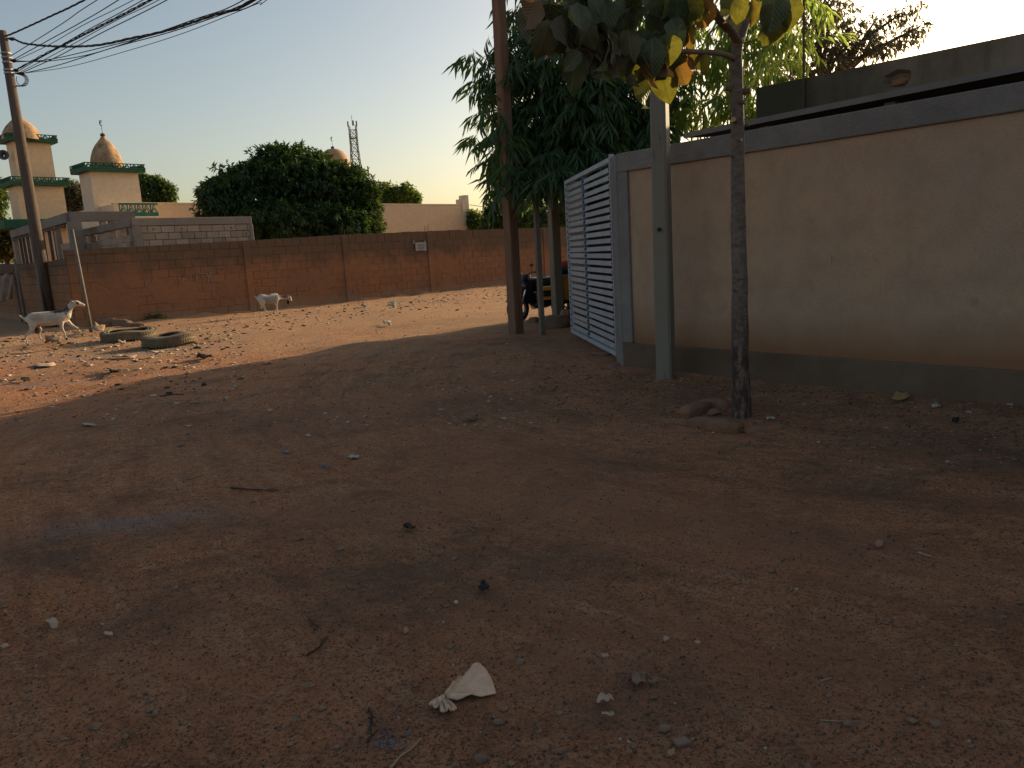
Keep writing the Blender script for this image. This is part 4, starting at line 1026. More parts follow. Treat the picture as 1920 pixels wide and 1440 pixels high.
mb = MB(); yy = sorted((.9*s3, 1.05*s3)); mb.box(-.1, xb, yy[0], yy[1], 0, 2.2); mb.build('room_wall', simple('dim_brown_wall', (.16, .105, .075), (.12, .08, .06), 2), rf)

h0 = P(1418, 165, 12.2); h1 = V(1925, 61, h0, azd(-34.6+180)); HD = (h1-h0); HD.z = 0; HL = HD.length; HD.normalize()
ho = empty('house_parapet', mw=frame((h0.x, h0.y, 0), HD)); tag(ho, 'dark mossy concrete house parapet above the lean-to roof, with a round hollow', 'building')
hz0 = h0.z; dzh = (h1.z-h0.z)/HL; s4 = 1 if (ho.matrix_world.to_3x3() @ Vector((0, 1, 0))).y > 0 else -1
xb = HL+6
yb_ = 6*s4
def parapet():
    # front face with a round ragged hollow
    q = ho.matrix_world.inverted() @ V(1682, 148, h0, HD); cx, cz, r1_ = q.x, q.z, .17
    bm = bmesh.new(); top = lambda x: hz0+dzh*x
    nxs = 40; xs_ = np.linspace(0, xb, nxs+1)
    vs = []; fs = []
    o = [(0, 0), (cx-.5, 0), (cx+.5, 0), (xb, 0)]; t = [(0, top(0)), (cx-.5, top(cx-.5)), (cx+.5, top(cx+.5)), (xb, top(xb))]
    mb = MB()
    zl = cz-.35; zh = min(cz+.35, top(cx)-.02)
    mb.add([(0, 0, -.1), (cx-.5, 0, -.1), (cx-.5, 0, top(cx-.5)), (0, 0, top(0))], [(0, 1, 2, 3)])
    mb.add([(cx+.5, 0, -.1), (xb, 0, -.1), (xb, 0, top(xb)), (cx+.5, 0, top(cx+.5))], [(0, 1, 2, 3)])
    mb.add([(cx-.5, 0, -.1), (cx+.5, 0, -.1), (cx+.5, 0, zl), (cx-.5, 0, zl)], [(0, 1, 2, 3)])
    mb.add([(cx-.5, 0, zh), (cx+.5, 0, zh), (cx+.5, 0, top(cx+.5)), (cx-.5, 0, top(cx-.5))], [(0, 1, 2, 3)])
    n = 24; ring0 = []; ring1 = []; ring2 = []
    cs_ = [(cx+.5, zh), (cx-.5, zh), (cx-.5, zl), (cx+.5, zl)]
    for k in range(n):
        (xa_, za_), (xb_, zb3) = cs_[k//6], cs_[(k//6+1) % 4]; t_k = (k % 6)/6
        px_, pz_ = xa_+(xb_-xa_)*t_k, za_+(zb3-za_)*t_k; a = math.atan2(pz_-cz, px_-cx); ca, sa = math.cos(a), math.sin(a)
        ring0.append((px_, 0, pz_)); rr = r1_*(1+.3*noise.noise((ca*1.5, sa*1.5, 3)))
        ring1.append((cx+ca*rr*1.15, 0, cz+sa*rr*.7)); ring2.append((cx+ca*rr*.8, .08*s4, cz+sa*rr*.45))
    vs = ring0+ring1+ring2; fs = []
    for k in range(n):
        k2 = (k+1) % n; fs += [(k, k2, n+k2, n+k), (n+k, n+k2, 2*n+k2, 2*n+k)]
    fs.append(tuple(range(2*n, 3*n))); mb.add(vs, fs)
    # other sides
    mb.add([(0, 0, -.1), (0, 0, top(0)), (0, yb_, top(0)), (0, yb_, -.1)], [(0, 1, 2, 3)])
    mb.add([(xb, 0, -.1), (xb, 0, top(xb)), (xb, yb_, top(xb)), (xb, yb_, -.1)], [(0, 1, 2, 3)])
    mb.add([(0, 0, top(0)), (xb, 0, top(xb)), (xb, yb_, top(xb)), (0, yb_, top(0))], [(0, 1, 2, 3)])
    mb.add([(0, yb_, -.1), (xb, yb_, -.1), (xb, yb_, top(xb)), (0, yb_, top(0))], [(0, 1, 2, 3)])
    mb.build('parapet_wall', M['darkwall'], ho)
    bmm = simple('orange_mud_fill', (.28, .15, .075), (.2, .11, .06), 12, .95, .8, 40, .01)
    MB().blob((cx, .07*s4, cz-.03), (.13, .03, .05), 3, .5, 3, 3).build('mud_fill', bmm, ho, True)
parapet()
# thin metal rod behind the coping
q = P(1510, 150, 11.5); rr_ = empty('steel_rod', (q.x, q.y, 0)); tag(rr_, 'thin dark upright steel rod in front of the mossy parapet', 'rod')
MB().rod((0, 0, 0), (-.03, 0, 4.9), .016, 6).build('rod', M['rebar'], rr_)

# ------------------------------------------------------------------ posts
sp = G(1249, 719); sp.z = 0
o = empty('grey_street_post', (sp.x, sp.y, 0), rad(-30)); tag(o, 'thick grey-green square utility post in front of the beige wall', 'utility pole')
def taper_post(w0, w1, h, z0=-.2, ch=.02, dx=0, dy=0):
    mb = MB(); n = 16; vs = []; fs = []
    for i in range(n+1):
        t = i/n; w = (w0+(w1-w0)*t)/2; z = z0+(h-z0)*t; c = ch; ox, oy = dx*t, dy*t
        for (x, y) in ((w, -w+c), (w, w-c), (w-c, w), (-w+c, w), (-w, w-c), (-w, -w+c), (-w+c, -w), (w-c, -w)):
            j = .004*noise.noise((x*9, y*9, z*2)); vs.append((x+ox+j, y+oy+j, z))
    for i in range(n):
        for k in range(8): k2 = (k+1) % 8; fs.append((i*8+k, i*8+k2, i*8+8+k2, i*8+8+k))
    fs.append(tuple(n*8+k for k in range(8))); return mb.add(vs, fs)
taper_post(.175, .135, 8.5).build('shaft', M['steel'], o)
MB().rod((.0, -.12, 1.62), (.0, -.09, 1.62), .02, 8).build('bolt', M['iron'], o)
mp = G(968, 623); mp.z = 0
o = empty('square_wooden_pole', (mp.x, mp.y, 0), rad(40)); tag(o, 'tall square weathered brown pole standing at the edge of the sunlight, left of the bamboo', 'utility pole')
tt = V(935, 5, mp, (1, 0)); tl = (Matrix.Rotation(rad(-40), 3, 'Z') @ (tt-mp)); kz = 9.4/tl.z
taper_post(.22, .17, 9.4, dx=tl.x*kz, dy=tl.y*kz).build('shaft', M['polebrown'], o)
p1 = G(1017, 625); o = empty('thin_square_post', (p1.x, p1.y, 0), rad(25)); tag(o, 'thin pale square post right of the square wooden pole', 'post', 'posts under the bamboo')
taper_post(.085, .085, P(1012, 350, p1.y).z, ch=.006).build('shaft', M['postgrey'], o)
p2 = G(1047, 600); o = empty('thick_square_post', (p2.x, p2.y, 0), rad(25)); tag(o, 'thick grey-green square post on a rough stone, in front of the motorcycle', 'post', 'posts under the bamboo')
taper_post(.2, .18, 4.4, ch=.015).build('shaft', M['steel'], o)
p3 = P(1066, 400, 14.4); o = empty('leaning_branch', (p3.x, p3.y, 0)); tag(o, 'thin brown leaning branch at the far edge of the gate', 'branch')
MB().ring([((.05, 0, -.1), .05), ((.0, 0, 1.6), .045), ((-.12, 0, 3.2), .04)], 7).build('stem', M['polebrown'], o, True)

# ------------------------------------------------------------------ rocks
def rock(label, u, v, sx, sy, sz, seed, mat='stone', group=None, cat='stone', rz=0):
    p = G(u, v); mb = MB(); mb.blob((0, 0, 0), (sx, sy, sz), 3, .35, 1.6, seed)
    m = mb.mesh('rock')
    for q in m.vertices:   # a flattened, cut look
        q.co.z = min(q.co.z, sz*.75)
    o = link('rock', m, None, M[mat], True); o.location = (p.x, p.y, hz(p.x, p.y)+sz*.35); o.rotation_euler = (0, 0, rz); tag(o, label, cat, group); return o
rock('rough earthy stone at the foot of the thick square post', 1042, 612, .3, .22, .22, 1)
rock('reddish lump beside the gate end, right of the thick post', 1062, 602, .12, .12, .24, 2)
rock('small brown stone left of the thin pale post', 1000, 603, .12, .1, .1, 3)
rock('flat grey stone against the mud wall behind the left tyre', 227, 611, .28, .2, .17, 4)
rock('second wall-foot stone, just left of the flat grey one', 206, 612, .22, .18, .2, 5)
rock('pale broken slab leaning at the wall foot, right of the grey stone', 250, 611, .3, .14, .1, 6)
rock('brown lump of earth under the gate by the cement pier', 1130, 668, .14, .12, .05, 7)
# weeds at the wall foot
rng = np.random.default_rng(9); lobs = [((G(u, 603).x, G(u, 603).y, .12), (.45, .25, .16)) for u in (228, 245, 262, 280)]
o = crown('weeds', lobs, 260, 6, .12, .03, M['midleaf'], None, 12, clumpr=.1, shell=.1); tag(o, 'low dark weeds at the foot of the mud wall', 'weeds', kind='stuff')

# ------------------------------------------------------------------ foreground tree
TB = G(1392, 782); TB.z = 0
tr = empty('roadside_tree', TB); tag(tr, 'slim young tree with pruned trunk and very large leaves in a ring of mud bricks', 'tree')
def tp(u, v, dy=0.0): q = P(u, v, TB.y+dy)-TB; return q
trunk_px = [(1392, 800, .115), (1390, 770, .105), (1389, 700, .098), (1387, 600, .09), (1386, 500, .083), (1384, 400, .076), (1383, 300, .071), (1383, 220, .068), (1381, 160, .066), (1380, 110, .06), (1384, 72, .056)]
ps = [(tp(u, v), r*.75) for u, v, r in trunk_px]
ps2 = []
for i in range(len(ps)-1):
    for k in range(4):
        t = k/4; q = ps[i][0].lerp(ps[i+1][0], t); q = q+Vector((noise.noise((q.z*3, 0, 0)), noise.noise((0, q.z*3, 0)), 0))*.008; ps2.append((q, ps[i][1]*(1-t)+ps[i+1][1]*t+.005*noise.noise((q.z*6, 5, 0))))
ps2.append(ps[-1]); ps2[0] = (Vector((ps2[0][0].x, ps2[0][0].y, -.15)), .13)
MB().ring(ps2, 14).build('trunk', M['bark'], tr, True)
BR = {
    'a': [tp(1386, 82), tp(1365, 50, -.1), tp(1335, 12, -.2), tp(1300, -60, -.3), tp(1270, -160, -.5)],
    'b': [tp(1386, 80), tp(1400, 40, .1), tp(1422, -5, .2), tp(1450, -90, .3), tp(1470, -200, .4)],
    'c': [tp(1380, 112), tp(1350, 100, -.2), tp(1300, 97, -.45), tp(1230, 96, -.7), tp(1150, 100, -.9), tp(1080, 90, -1.0)],
    'd': [tp(1374, 62), tp(1345, 35, -.15), tp(1330, -10, 0), tp(1350, -100, .1)],
    'e': [tp(1300, -60, -.3), tp(1220, -80, -.6), tp(1120, -60, -.9), tp(1040, -20, -1.0)],
}
for k, (nm, pp) in enumerate(BR.items()):
    path = smooth_path(pp, 6); r0_ = {'a': .036, 'b': .036, 'c': .024, 'd': .03, 'e': .022}[nm]
    MB().ring([(q, r0_*(1-.65*i/len(path))) for i, q in enumerate(path)], 8).build('branch', M['twigbark'], tr, True)
cut = simple('fresh_cut_wood', (.50, .38, .24), (.42, .30, .18), 10, .85, .3, 60, .003)
for (u, v, du, dv, r_, dy) in ((1372, 168, -16, -3, .02, -.02), (1396, 172, 14, -2, .024, -.03), (1384, 190, 18, 2, .017, -.1), (1380, 228, -6, -4, .022, -.1), (1388, 262, 3, 0, .014, -.09), (1400, 236, 6, -2, .012, 0)):
    a = tp(u-du*.4, v, 0); b = tp(u+du*.8, v+dv, dy)
    s = MB().ring([(a, r_*1.15), (a.lerp(b, .6), r_), (b, r_*.95)], 8).build('pruned_stub', M['twigbark'], tr, True)
    d_ = (b-a).normalized(); MB().ring([(b-d_*.004, r_*.9), (b+d_*.006, r_*.86)], 8).build('cut_face', cut, s)
def big_leaf(seed):
    rnd = random.Random(seed); L = 1.0; Wm = rnd.uniform(.66, .86); n = 9; cup = rnd.uniform(-.05, .25); dr = rnd.uniform(.05, .45); wv = rnd.uniform(9, 20); tw_ = rnd.uniform(-.3, .3); vs = []; uv = []
    prof = [0.08, .66, .92, 1.0, 1.0, .95, .84, .64, .38, .05]
    for i in range(n+1):
        t = i/n; w = prof[i]*Wm/2
        for k, s in enumerate((-1, -.5, 0, .5, 1)):
            ww = w*s*(1+rnd.uniform(-.05, .05)); z = abs(s)*cup*prof[i]-t*t*dr+.05*math.sin(t*wv+s*2.5)*abs(s)+tw_*s*t+rnd.uniform(-.014, .014)
            vs.append((t*L, ww, z)); uv.append((.5+s*.5*prof[i], t))
    fs = [(i*5+k, i*5+k+1, i*5+k+6, i*5+k+5) for i in range(n) for k in range(4)]
    m = bpy.data.meshes.new('leaf'); m.from_pydata(vs, [], fs); ul = m.uv_layers.new(name='UVMap')
    for lp in m.loops: ul.data[lp.index].uv = uv[lp.vertex_index]
    m.materials.append(M['bigleaf'] if seed < 7 else M['shadeleaf']); m.polygons.foreach_set('use_smooth', [True]*len(m.polygons)); m.update(); return m
LV = [big_leaf(i) for i in range(7)]+[big_leaf(i) for i in range(7, 14)]
lrnd = random.Random(77)
def put_leaf(pos, L, yaw=None, pitch=None, roll=None, dark=False):
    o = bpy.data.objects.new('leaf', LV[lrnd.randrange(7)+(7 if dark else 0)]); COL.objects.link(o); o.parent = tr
    yaw = lrnd.uniform(0, 6.28) if yaw is None else yaw; pitch = rad(lrnd.uniform(35, 88)) if pitch is None else pitch; roll = lrnd.uniform(-.6, .6) if roll is None else roll
    o.matrix_local = Matrix.Translation(pos) @ Matrix.Rotation(yaw, 4, 'Z') @ Matrix.Rotation(pitch, 4, 'Y') @ Matrix.Rotation(roll, 4, 'X') @ Matrix.Scale(L, 4); return o
def face_leaf(pos, L, spin=0.0, yaw=0.0, lean=0.2, dark=False):
    """hanging leaf whose blade looks roughly towards the road"""
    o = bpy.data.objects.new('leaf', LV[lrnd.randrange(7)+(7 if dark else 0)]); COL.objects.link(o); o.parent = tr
    X = Vector((math.sin(spin), 0, -math.cos(spin))); Y_ = Vector((math.cos(spin), 0, math.sin(spin))); Z = X.cross(Y_)
    B = Matrix((X, Y_, Z)).transposed().to_4x4()
    o.matrix_local = Matrix.Translation(pos) @ Matrix.Rotation(yaw, 4, 'Z') @ Matrix.Rotation(lean, 4, 'X') @ B @ Matrix.Scale(L, 4); return o
# (u, v of the leaf base, depth offset, count, spread px)
CL = [(1030, 20, -1.0, 7, 22), (1060, 40, -1.0, 8, 28), (1090, 60, -.9, 8, 25), (1130, 50, -.9, 9, 30), (1160, 75, -.8, 9, 26), (1190, 90, -.8, 9, 24), (1225, 80, -.7, 8, 24), (1110, 100, -.9, 6, 26), (1020, 60, -1.0, 4, 14),
      (1150, 110, -.8, 5, 22), (1205, 120, -.7, 5, 16), (1255, 95, -.6, 4, 14), (1240, 25, -.5, 7, 28), (1280, 5, -.4, 8, 24), (1320, 0, -.3, 4, 16), (1270, 60, -.5, 4, 16), (1290, 90, -.45, 2, 10), (1180, 10, -.7, 6, 30),
      (1350, -75, 0, 6, 22), (1385, -70, .1, 5, 20), (1430, -35, .2, 6, 20), (1460, -40, .3, 7, 26), (1085, 0, -1, 8, 40), (1220, -60, -.5, 9, 60), (1330, -110, -.2, 10, 60), (1430, -130, .3, 10, 60), (1120, -80, -.9, 9, 60),
      (1480, -200, .4, 8, 50), (1270, -180, -.4, 9, 60), (1395, 18, .5, 2, 10)]
for u, v, dy, n_, sp_ in CL:
    for k in range(n_):
        p = tp(u+lrnd.gauss(0, sp_*.6), v+lrnd.gauss(0, sp_*.5), dy+lrnd.uniform(-.25, .25)); 
        dk = u < 1195 or lrnd.random() < .62  # all leaves on the left take the copy with painted shade
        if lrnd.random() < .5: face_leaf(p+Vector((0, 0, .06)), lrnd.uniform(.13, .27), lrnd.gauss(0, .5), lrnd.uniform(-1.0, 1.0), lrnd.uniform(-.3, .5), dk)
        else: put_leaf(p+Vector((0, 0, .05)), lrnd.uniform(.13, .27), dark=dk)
for (u, v, L, spin, yaw) in ((1198, 128, .33, .35, .3), (1236, 122, .32, .25, -.2), (1262, 108, .25, .6, .4), (1292, 104, .20, .75, .2), (1312, 100, .17, .3, -.3), (1283, 92, .16, -.5, .3), (1258, 78, .2, .2, .5), (1362, -8, .2, .1, .2), (1392, -5, .2, -.2, -.2),
                             (1412, 0, .2, .2, .3), (1440, 10, .3, .2, .5), (1462, 5, .3, -.1, -.3), (1478, -5, .26, .15, .2)):
    face_leaf(tp(u, v, -.35), L*.9, spin, yaw, .15)
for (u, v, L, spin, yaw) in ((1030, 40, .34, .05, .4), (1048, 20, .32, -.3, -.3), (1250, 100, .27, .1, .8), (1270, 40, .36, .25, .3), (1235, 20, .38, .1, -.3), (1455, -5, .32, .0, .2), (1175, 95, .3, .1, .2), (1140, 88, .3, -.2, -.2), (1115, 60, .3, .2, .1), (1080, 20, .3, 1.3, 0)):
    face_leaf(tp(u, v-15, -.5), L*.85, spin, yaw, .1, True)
# ring of mud bricks
def brick(label, ua, va, ub, vb, h, w, seed, t=1.0):
    a = G(ua, va); b = G(ub, vb); a.z = b.z = 0; d_ = (b-a); L = d_.length; mb = MB()
    bm = bmesh.new(); bmesh.ops.create_cube(bm, size=1); bmesh.ops.subdivide_edges(bm, edges=bm.edges[:], cuts=3, use_grid_fill=True)
    for q in bm.verts:
        q.co = Vector((q.co.x*L+L/2, q.co.y*w, q.co.z*h)); q.co += Vector((noise.noise(q.co*7+Vector((seed, 0, 0))), noise.noise(q.co*7+Vector((0, seed, 0))), noise.noise(q.co*7+Vector((0, 0, seed)))))*.011
        if abs(q.co.z-h/2) < .03 : 
            e = max(abs(q.co.y)/(w/2), abs(q.co.x-L/2)/(L/2)); q.co.z -= .025*max(0, e-.6)/.4
    mb.bm(bm); o = mb.build('mud_brick', M['brick'], None, True); o.matrix_world = frame((a.x, a.y, hz(a.x, a.y)+h*.25), d_) @ Matrix.Rotation(rad(random.uniform(-3, 3)), 4, 'X')
    tag(o, label, 'brick', 'mud bricks ringing the tree'); return o
brick('mud brick on the left of the ring, standing highest', 1280, 786, 1322, 768, .11, .13, 1)
brick('long mud brick at the front left of the tree ring', 1293, 800, 1388, 811, .11, .11, 2)
brick('worn mud brick at the front right of the tree ring, nearly buried', 1394, 812, 1482, 802, .06, .10, 3)
brick('mud brick behind the trunk at the back of the ring', 1312, 762, 1370, 766, .10, .12, 4)
brick('small half-buried brick inside the ring, left of the trunk', 1328, 782, 1350, 780, .08, .08, 5)

# ------------------------------------------------------------------ tyres
def tyre(label, u, v, Ro, h, rz, tilt, squash, mat):
    p = G(u, v); r = empty('old_tyre', (p.x, p.y, hz(p.x, p.y)+.0), rz, label, 'tyre', 'tyres dumped on the road'); r.rotation_euler = (tilt, 0, rz)
    Ri = Ro*.76; th = .03
    prof = [(Ri, .03), (Ro*.8, 0), (Ro*.96, .03), (Ro, h*.25), (Ro*1.01, h*.5), (Ro, h*.75), (Ro*.96, h-.03), (Ro*.8, h), (Ri, h-.03), (Ri+.01, h-.03-th), (Ro*.8, h-th), (Ro*.93, h*.8), (Ro*.95, h*.5), (Ro*.93, h*.2), (Ro*.8, th), (Ri+.01, .03+th)]
    mb = MB().lathe(prof, 44, closed=True)
    mb.v = [(x*(1+.0*z), y*squash, z+.02*math.sin(3*math.atan2(y, x))) for x, y, z in mb.v]
    mb.build('casing', mat, r, True)
    tm = MB()
    for k in range(60):
        a = 2*math.pi*k/60
        for (z0_, z1_, da) in ((h*.12, h*.42, 0), (h*.58, h*.88, .05)):
            X = Matrix.Rotation(a+da, 4, 'Z'); tm.box(Ro*.985, Ro*1.03, -.018, .018, z0_, z1_, X)
    tm.v = [(x, y*squash, z+.02*math.sin(3*math.atan2(y, x))) for x, y, z in tm.v]
    o = tm.build('tread_lugs', mat, r); o['kind'] = 'stuff'
    for z_ in (.02, h-.02):
        b = MB().lathe([(Ri-.015+.02*math.cos(a), z_+.02*math.sin(a)) for a in np.linspace(0, 2*math.pi, 7)[:-1]], 36, closed=True)
        b.v = [(x, y*squash, z+.02*math.sin(3*math.atan2(y, x))) for x, y, z in b.v]; b.build('bead', mat, r, True)
tyre('old tyre lying flat on the left, farther from the viewer', 243, 637, .57, .225, rad(20), rad(1.5), .95, M['rubber'])
tyre('old tyre lying flat on the right, nearer and catching the sun', 319, 646, .54, .235, rad(75), rad(-2), .93, M['rubber'])

# ------------------------------------------------------------------ goats
def skin_body(name, verts, edges, radii, mat, parent, patches, sub=2):
    """tapered limbs fused into one continuous surface"""
    mb = MB()
    for a, b in edges:
        pa, pb = Vector(verts[a]), Vector(verts[b]); n_ = max(2, int((pb-pa).length/.02))
        mb.ring([(pa.lerp(pb, k/n_), radii[a]+(radii[b]-radii[a])*(k/n_)) for k in range(n_+1)], 12)
    for p_, r_ in zip(verts, radii): mb.blob(p_, (r_, r_, r_), 2, 0)
    o = mb.build('tmp', None)
    rm = o.modifiers.new('r', 'REMESH'); rm.mode = 'VOXEL'; rm.voxel_size = .011; rm.use_smooth_shade = True
    sm_ = o.modifiers.new('s', 'SMOOTH'); sm_.factor = .5; sm_.iterations = 6
    dg = bpy.context.evaluated_depsgraph_get(); dg.update(); me = bpy.data.meshes.new_from_object(o.evaluated_get(dg)); bpy.data.objects.remove(o)
    ca = me.color_attributes.new('coat', 'FLOAT_COLOR', 'POINT'); cc = np.ones((len(me.vertices), 4))
    for i, q in enumerate(me.vertices):
        c = np.array([.52, .475, .40])
        for (px, py, pz, rx, ry, rz_, col, am) in patches:
            d2 = ((q.co.x-px)/rx)**2+((q.co.y-py)/ry)**2+((q.co.z-pz)/rz_)**2
            d2 += .7*noise.noise(q.co*12)+.4*noise.noise(q.co*30)
            k = am*max(0, min(1, (1.15-d2)*1.5)); c = c*(1-k)+np.array(col)*k
        cc[i, :3] = c
    ca.data.foreach_set('color', cc.astype(np.float32).ravel()); me.materials.clear(); me.materials.append(mat)
    r_ = link(name, me, parent, None, True); return r_
def coat_mat():
    t = NT('goat_coat'); a = t.N('Attribute', attribute_name='coat'); o = t.map('Object', (1, 1, 2))
    c = t.mix(t.math('MULTIPLY', t.ramp(t.noise(o, 12, 6, .7), .4, .7), .25), a.outputs['Color'], (.25, .19, .13))
    t.col(c); t.b.inputs['Roughness'].default_value = .9; t.bump(t.noise(t.map('Object', (30, 60, 20)), 3, 4), .5, .006); return t.m
M['coat'] = coat_mat(); hoof = simple('hoof', (.03, .025, .02), bump=0); BLK = (.025, .022, .022); BRN = (.30, .21, .13); GRY = (.20, .21, .22)
def goat(label, foot, az, K, ox, oy, spine, tail, legs, patches, eye, ear, extra, muz):
    """spine/legs in close-up pixel coords; K px per metre"""
    T = lambda x, y, s=0.0: Vector(((x-ox)/K, s, (oy-y)/K))
    FAT = 1.08
    r = empty('goat', mw=frame(foot, azd(az))); tag(r, label, 'goat')
    vs = []; es = []; rs = []
    def chain(pts, start=None):
        prev = start
        for (x, y, s, rr) in pts:
            vs.append(tuple(T(x, y, s))); rs.append(rr*FAT); i = len(vs)-1
            if prev is not None: es.append((prev, i))
            prev = i
        return prev
    n0 = len(vs); chain(spine); idx = {'hip': 1, 'sh': len(spine)-6}
    chain(tail, 0); legs = [(at, [(x, y, s_, q*(.84 if i_ else 1)) for i_, (x, y, s_, q) in enumerate(pts)]) for at, pts in legs]
    for at, pts in legs: chain(pts, at)
    body = skin_body('body', vs, es, rs, M['coat'], r, [(T(a, b).x, s, T(a, b).z, rx, ry, rz_, col, am) for a, b, s, rx, ry, rz_, col, am in patches])
    for at, pts in legs:
        x, y, s, rr = pts[-1]; q = T(x, y, s); MB().ring([(q+Vector((0, 0, .012)), rr*1.1), (q+Vector((.012, 0, -.035)), rr*1.35)], 8).build('hoof', hoof, r, True)
    for s in (1, -1):
        q = T(ear[0], ear[1], .045*s); e = T(ear[2], ear[3], .11*s)
        mb = MB(); mb.ring([(q, .014), (q.lerp(e, .4), .026), (q.lerp(e, .8), .02), (e, .004)], 6); mb.v = [(x, y, z) for x, y, z in mb.v]
        mb.build('ear', simple('ear_coat', (.40, .36, .32), (.12, .1, .09), 20, .9, 0), r, True)
        MB().blob(T(eye[0], eye[1], .042*s), (.012, .008, .011), 2, 0).build('eye', M['iron'], r, True)
        hq = T(ear[0]+eye[2], ear[1]-12, .02*s); MB().ring([(hq, .013), (hq+Vector((-.03, .01*s, .03)), .009), (hq+Vector((-.07, .02*s, .035)), .003)], 6).build('horn', hoof, r, True)
    MB().blob(T(muz[0], muz[1]), (.022, .02, .014), 2, 0).build('muzzle', simple('muzzle_skin', (.05, .04, .04), bump=0), r, True)
    for nm, c, rr, mt in extra: MB().blob(T(c[0], c[1], c[2]), rr, 2, .2, 3, 2).build(nm, mt, r, True)
    return r
g1 = G(100, 643); g1.z = hz(g1.x, g1.y)
goat('white goat with a black-streaked neck walking right, head up, in front of the power pole', g1, 57, 960, 700, 1150,
     [(320, 590, 0, .085), (400, 585, 0, .135), (520, 600, 0, .148), (660, 610, 0, .158), (800, 605, 0, .155), (930, 590, 0, .145), (1010, 560, 0, .125), (1070, 490, 0, .09), (1130, 400, 0, .068), (1195, 325, 0, .065), (1270, 320, 0, .066), (1340, 348, 0, .045), (1405, 375, 0, .032)],
     [(255, 590, 0, .028), (205, 545, 0, .024), (150, 490, 0, .016)],
     [(1, [(365, 720, -.08, .075), (330, 830, -.09, .045), (200, 935, -.09, .026), (205, 1040, -.09, .020), (212, 1130, -.09, .019)]),
      (1, [(420, 720, .08, .075), (500, 830, .09, .042), (455, 950, .09, .024), (480, 1040, .09, .019), (550, 1115, .09, .018)]),
      (5, [(910, 710, -.08, .058), (905, 820, -.085, .034), (930, 920, -.085, .026), (945, 1000, -.085, .018), (960, 1070, -.085, .019)]),
      (5, [(1030, 690, .08, .058), (1110, 790, .085, .036), (1220, 890, .085, .026), (1255, 960, .085, .018), (1285, 1025, .085, .019)])],
     [(1035, 425, 0, .085, .30, .125, BLK, 1), (890, 455, 0, .17, .35, .06, BLK, 1), (760, 600, -.15, .12, .1, .09, GRY, .35), (700, 480, 0, .08, .08, .02, GRY, .8), (460, 560, -.1, .14, .16, .10, BRN, .6), (1285, 320, 0, .035, .3, .035, BLK, 1), (1060, 700, 0, .09, .1, .1, (.55, .45, .25), .5),
      (930, 930, 0, .02, .2, .02, BLK, 1), (1235, 905, 0, .02, .2, .02, BLK, 1), (350, 640, 0, .08, .2, .14, (.5, .4, .28), .4), (505, 830, .09, .06, .05, .1, BRN, .6)],
     (1285, 318, 0), (1215, 295, 1150, 255), [('udder', (430, 850, 0), (.055, .05, .075), simple('udder_skin', (.12, .075, .055), bump=0)), ('wattle', (1225, 470, 0), (.012, .03, .035), M['coat'])], (1422, 380))
g2 = G(507, 592); g2.z = hz(g2.x, g2.y)
goat('grey and white goat walking right with lowered head beside the mud wall', g2, 50, 736, 640, 765,
     [(430, 385, 0, .07), (490, 385, 0, .125), (570, 400, 0, .13), (660, 405, 0, .135), (740, 400, 0, .13), (800, 385, 0, .12), (850, 395, 0, .09), (920, 400, 0, .062), (1000, 405, 0, .052), (1070, 405, 0, .056), (1112, 415, 0, .06), (1138, 455, 0, .042), (1150, 495, 0, .03)],
     [(400, 375, 0, .022), (375, 350, 0, .02), (345, 325, 0, .014)],
     [(1, [(470, 480, -.07, .07), (455, 540, -.08, .04), (390, 640, -.08, .024), (388, 700, -.08, .019), (408, 765, -.08, .017)]),
      (1, [(500, 500, .07, .065), (560, 580, .08, .038), (550, 640, .08, .024), (600, 690, .08, .018), (665, 740, .08, .017)]),
      (5, [(785, 490, -.07, .055), (775, 550, -.08, .032), (790, 610, -.08, .024), (730, 670, -.08, .018), (690, 710, -.08, .017)]),
      (5, [(815, 490, .07, .055), (820, 560, .08, .032), (820, 630, .08, .024), (840, 680, .08, .018), (875, 730, .08, .017)])],
     [(960, 355, 0, .20, .30, .075, BLK, 1), (1100, 400, 0, .055, .4, .06, BLK, 1), (620, 275, 0, .18, .35, .075, BLK, 1), (640, 420, -.14, .26, .16, .14, (.24, .25, .26), .8), (800, 400, -.1, .06, .12, .09, GRY, .7), (560, 400, -.12, .12, .08, .09, GRY, .5), (400, 620, -.09, .03, .06, .05, BLK, .9), (820, 590, .09, .03, .06, .05, BLK, .9),
      (1152, 505, 0, .03, .1, .02, BLK, 1), (590, 600, .09, .05, .05, .06, BLK, .7), (450, 560, 0, .05, .2, .1, (.4, .3, .22), .4)],
     (1105, 420, 0), (1080, 400, 1050, 430), [('beard', (1080, 520, 0), (.05, .025, .06), hoof)], (1155, 503))

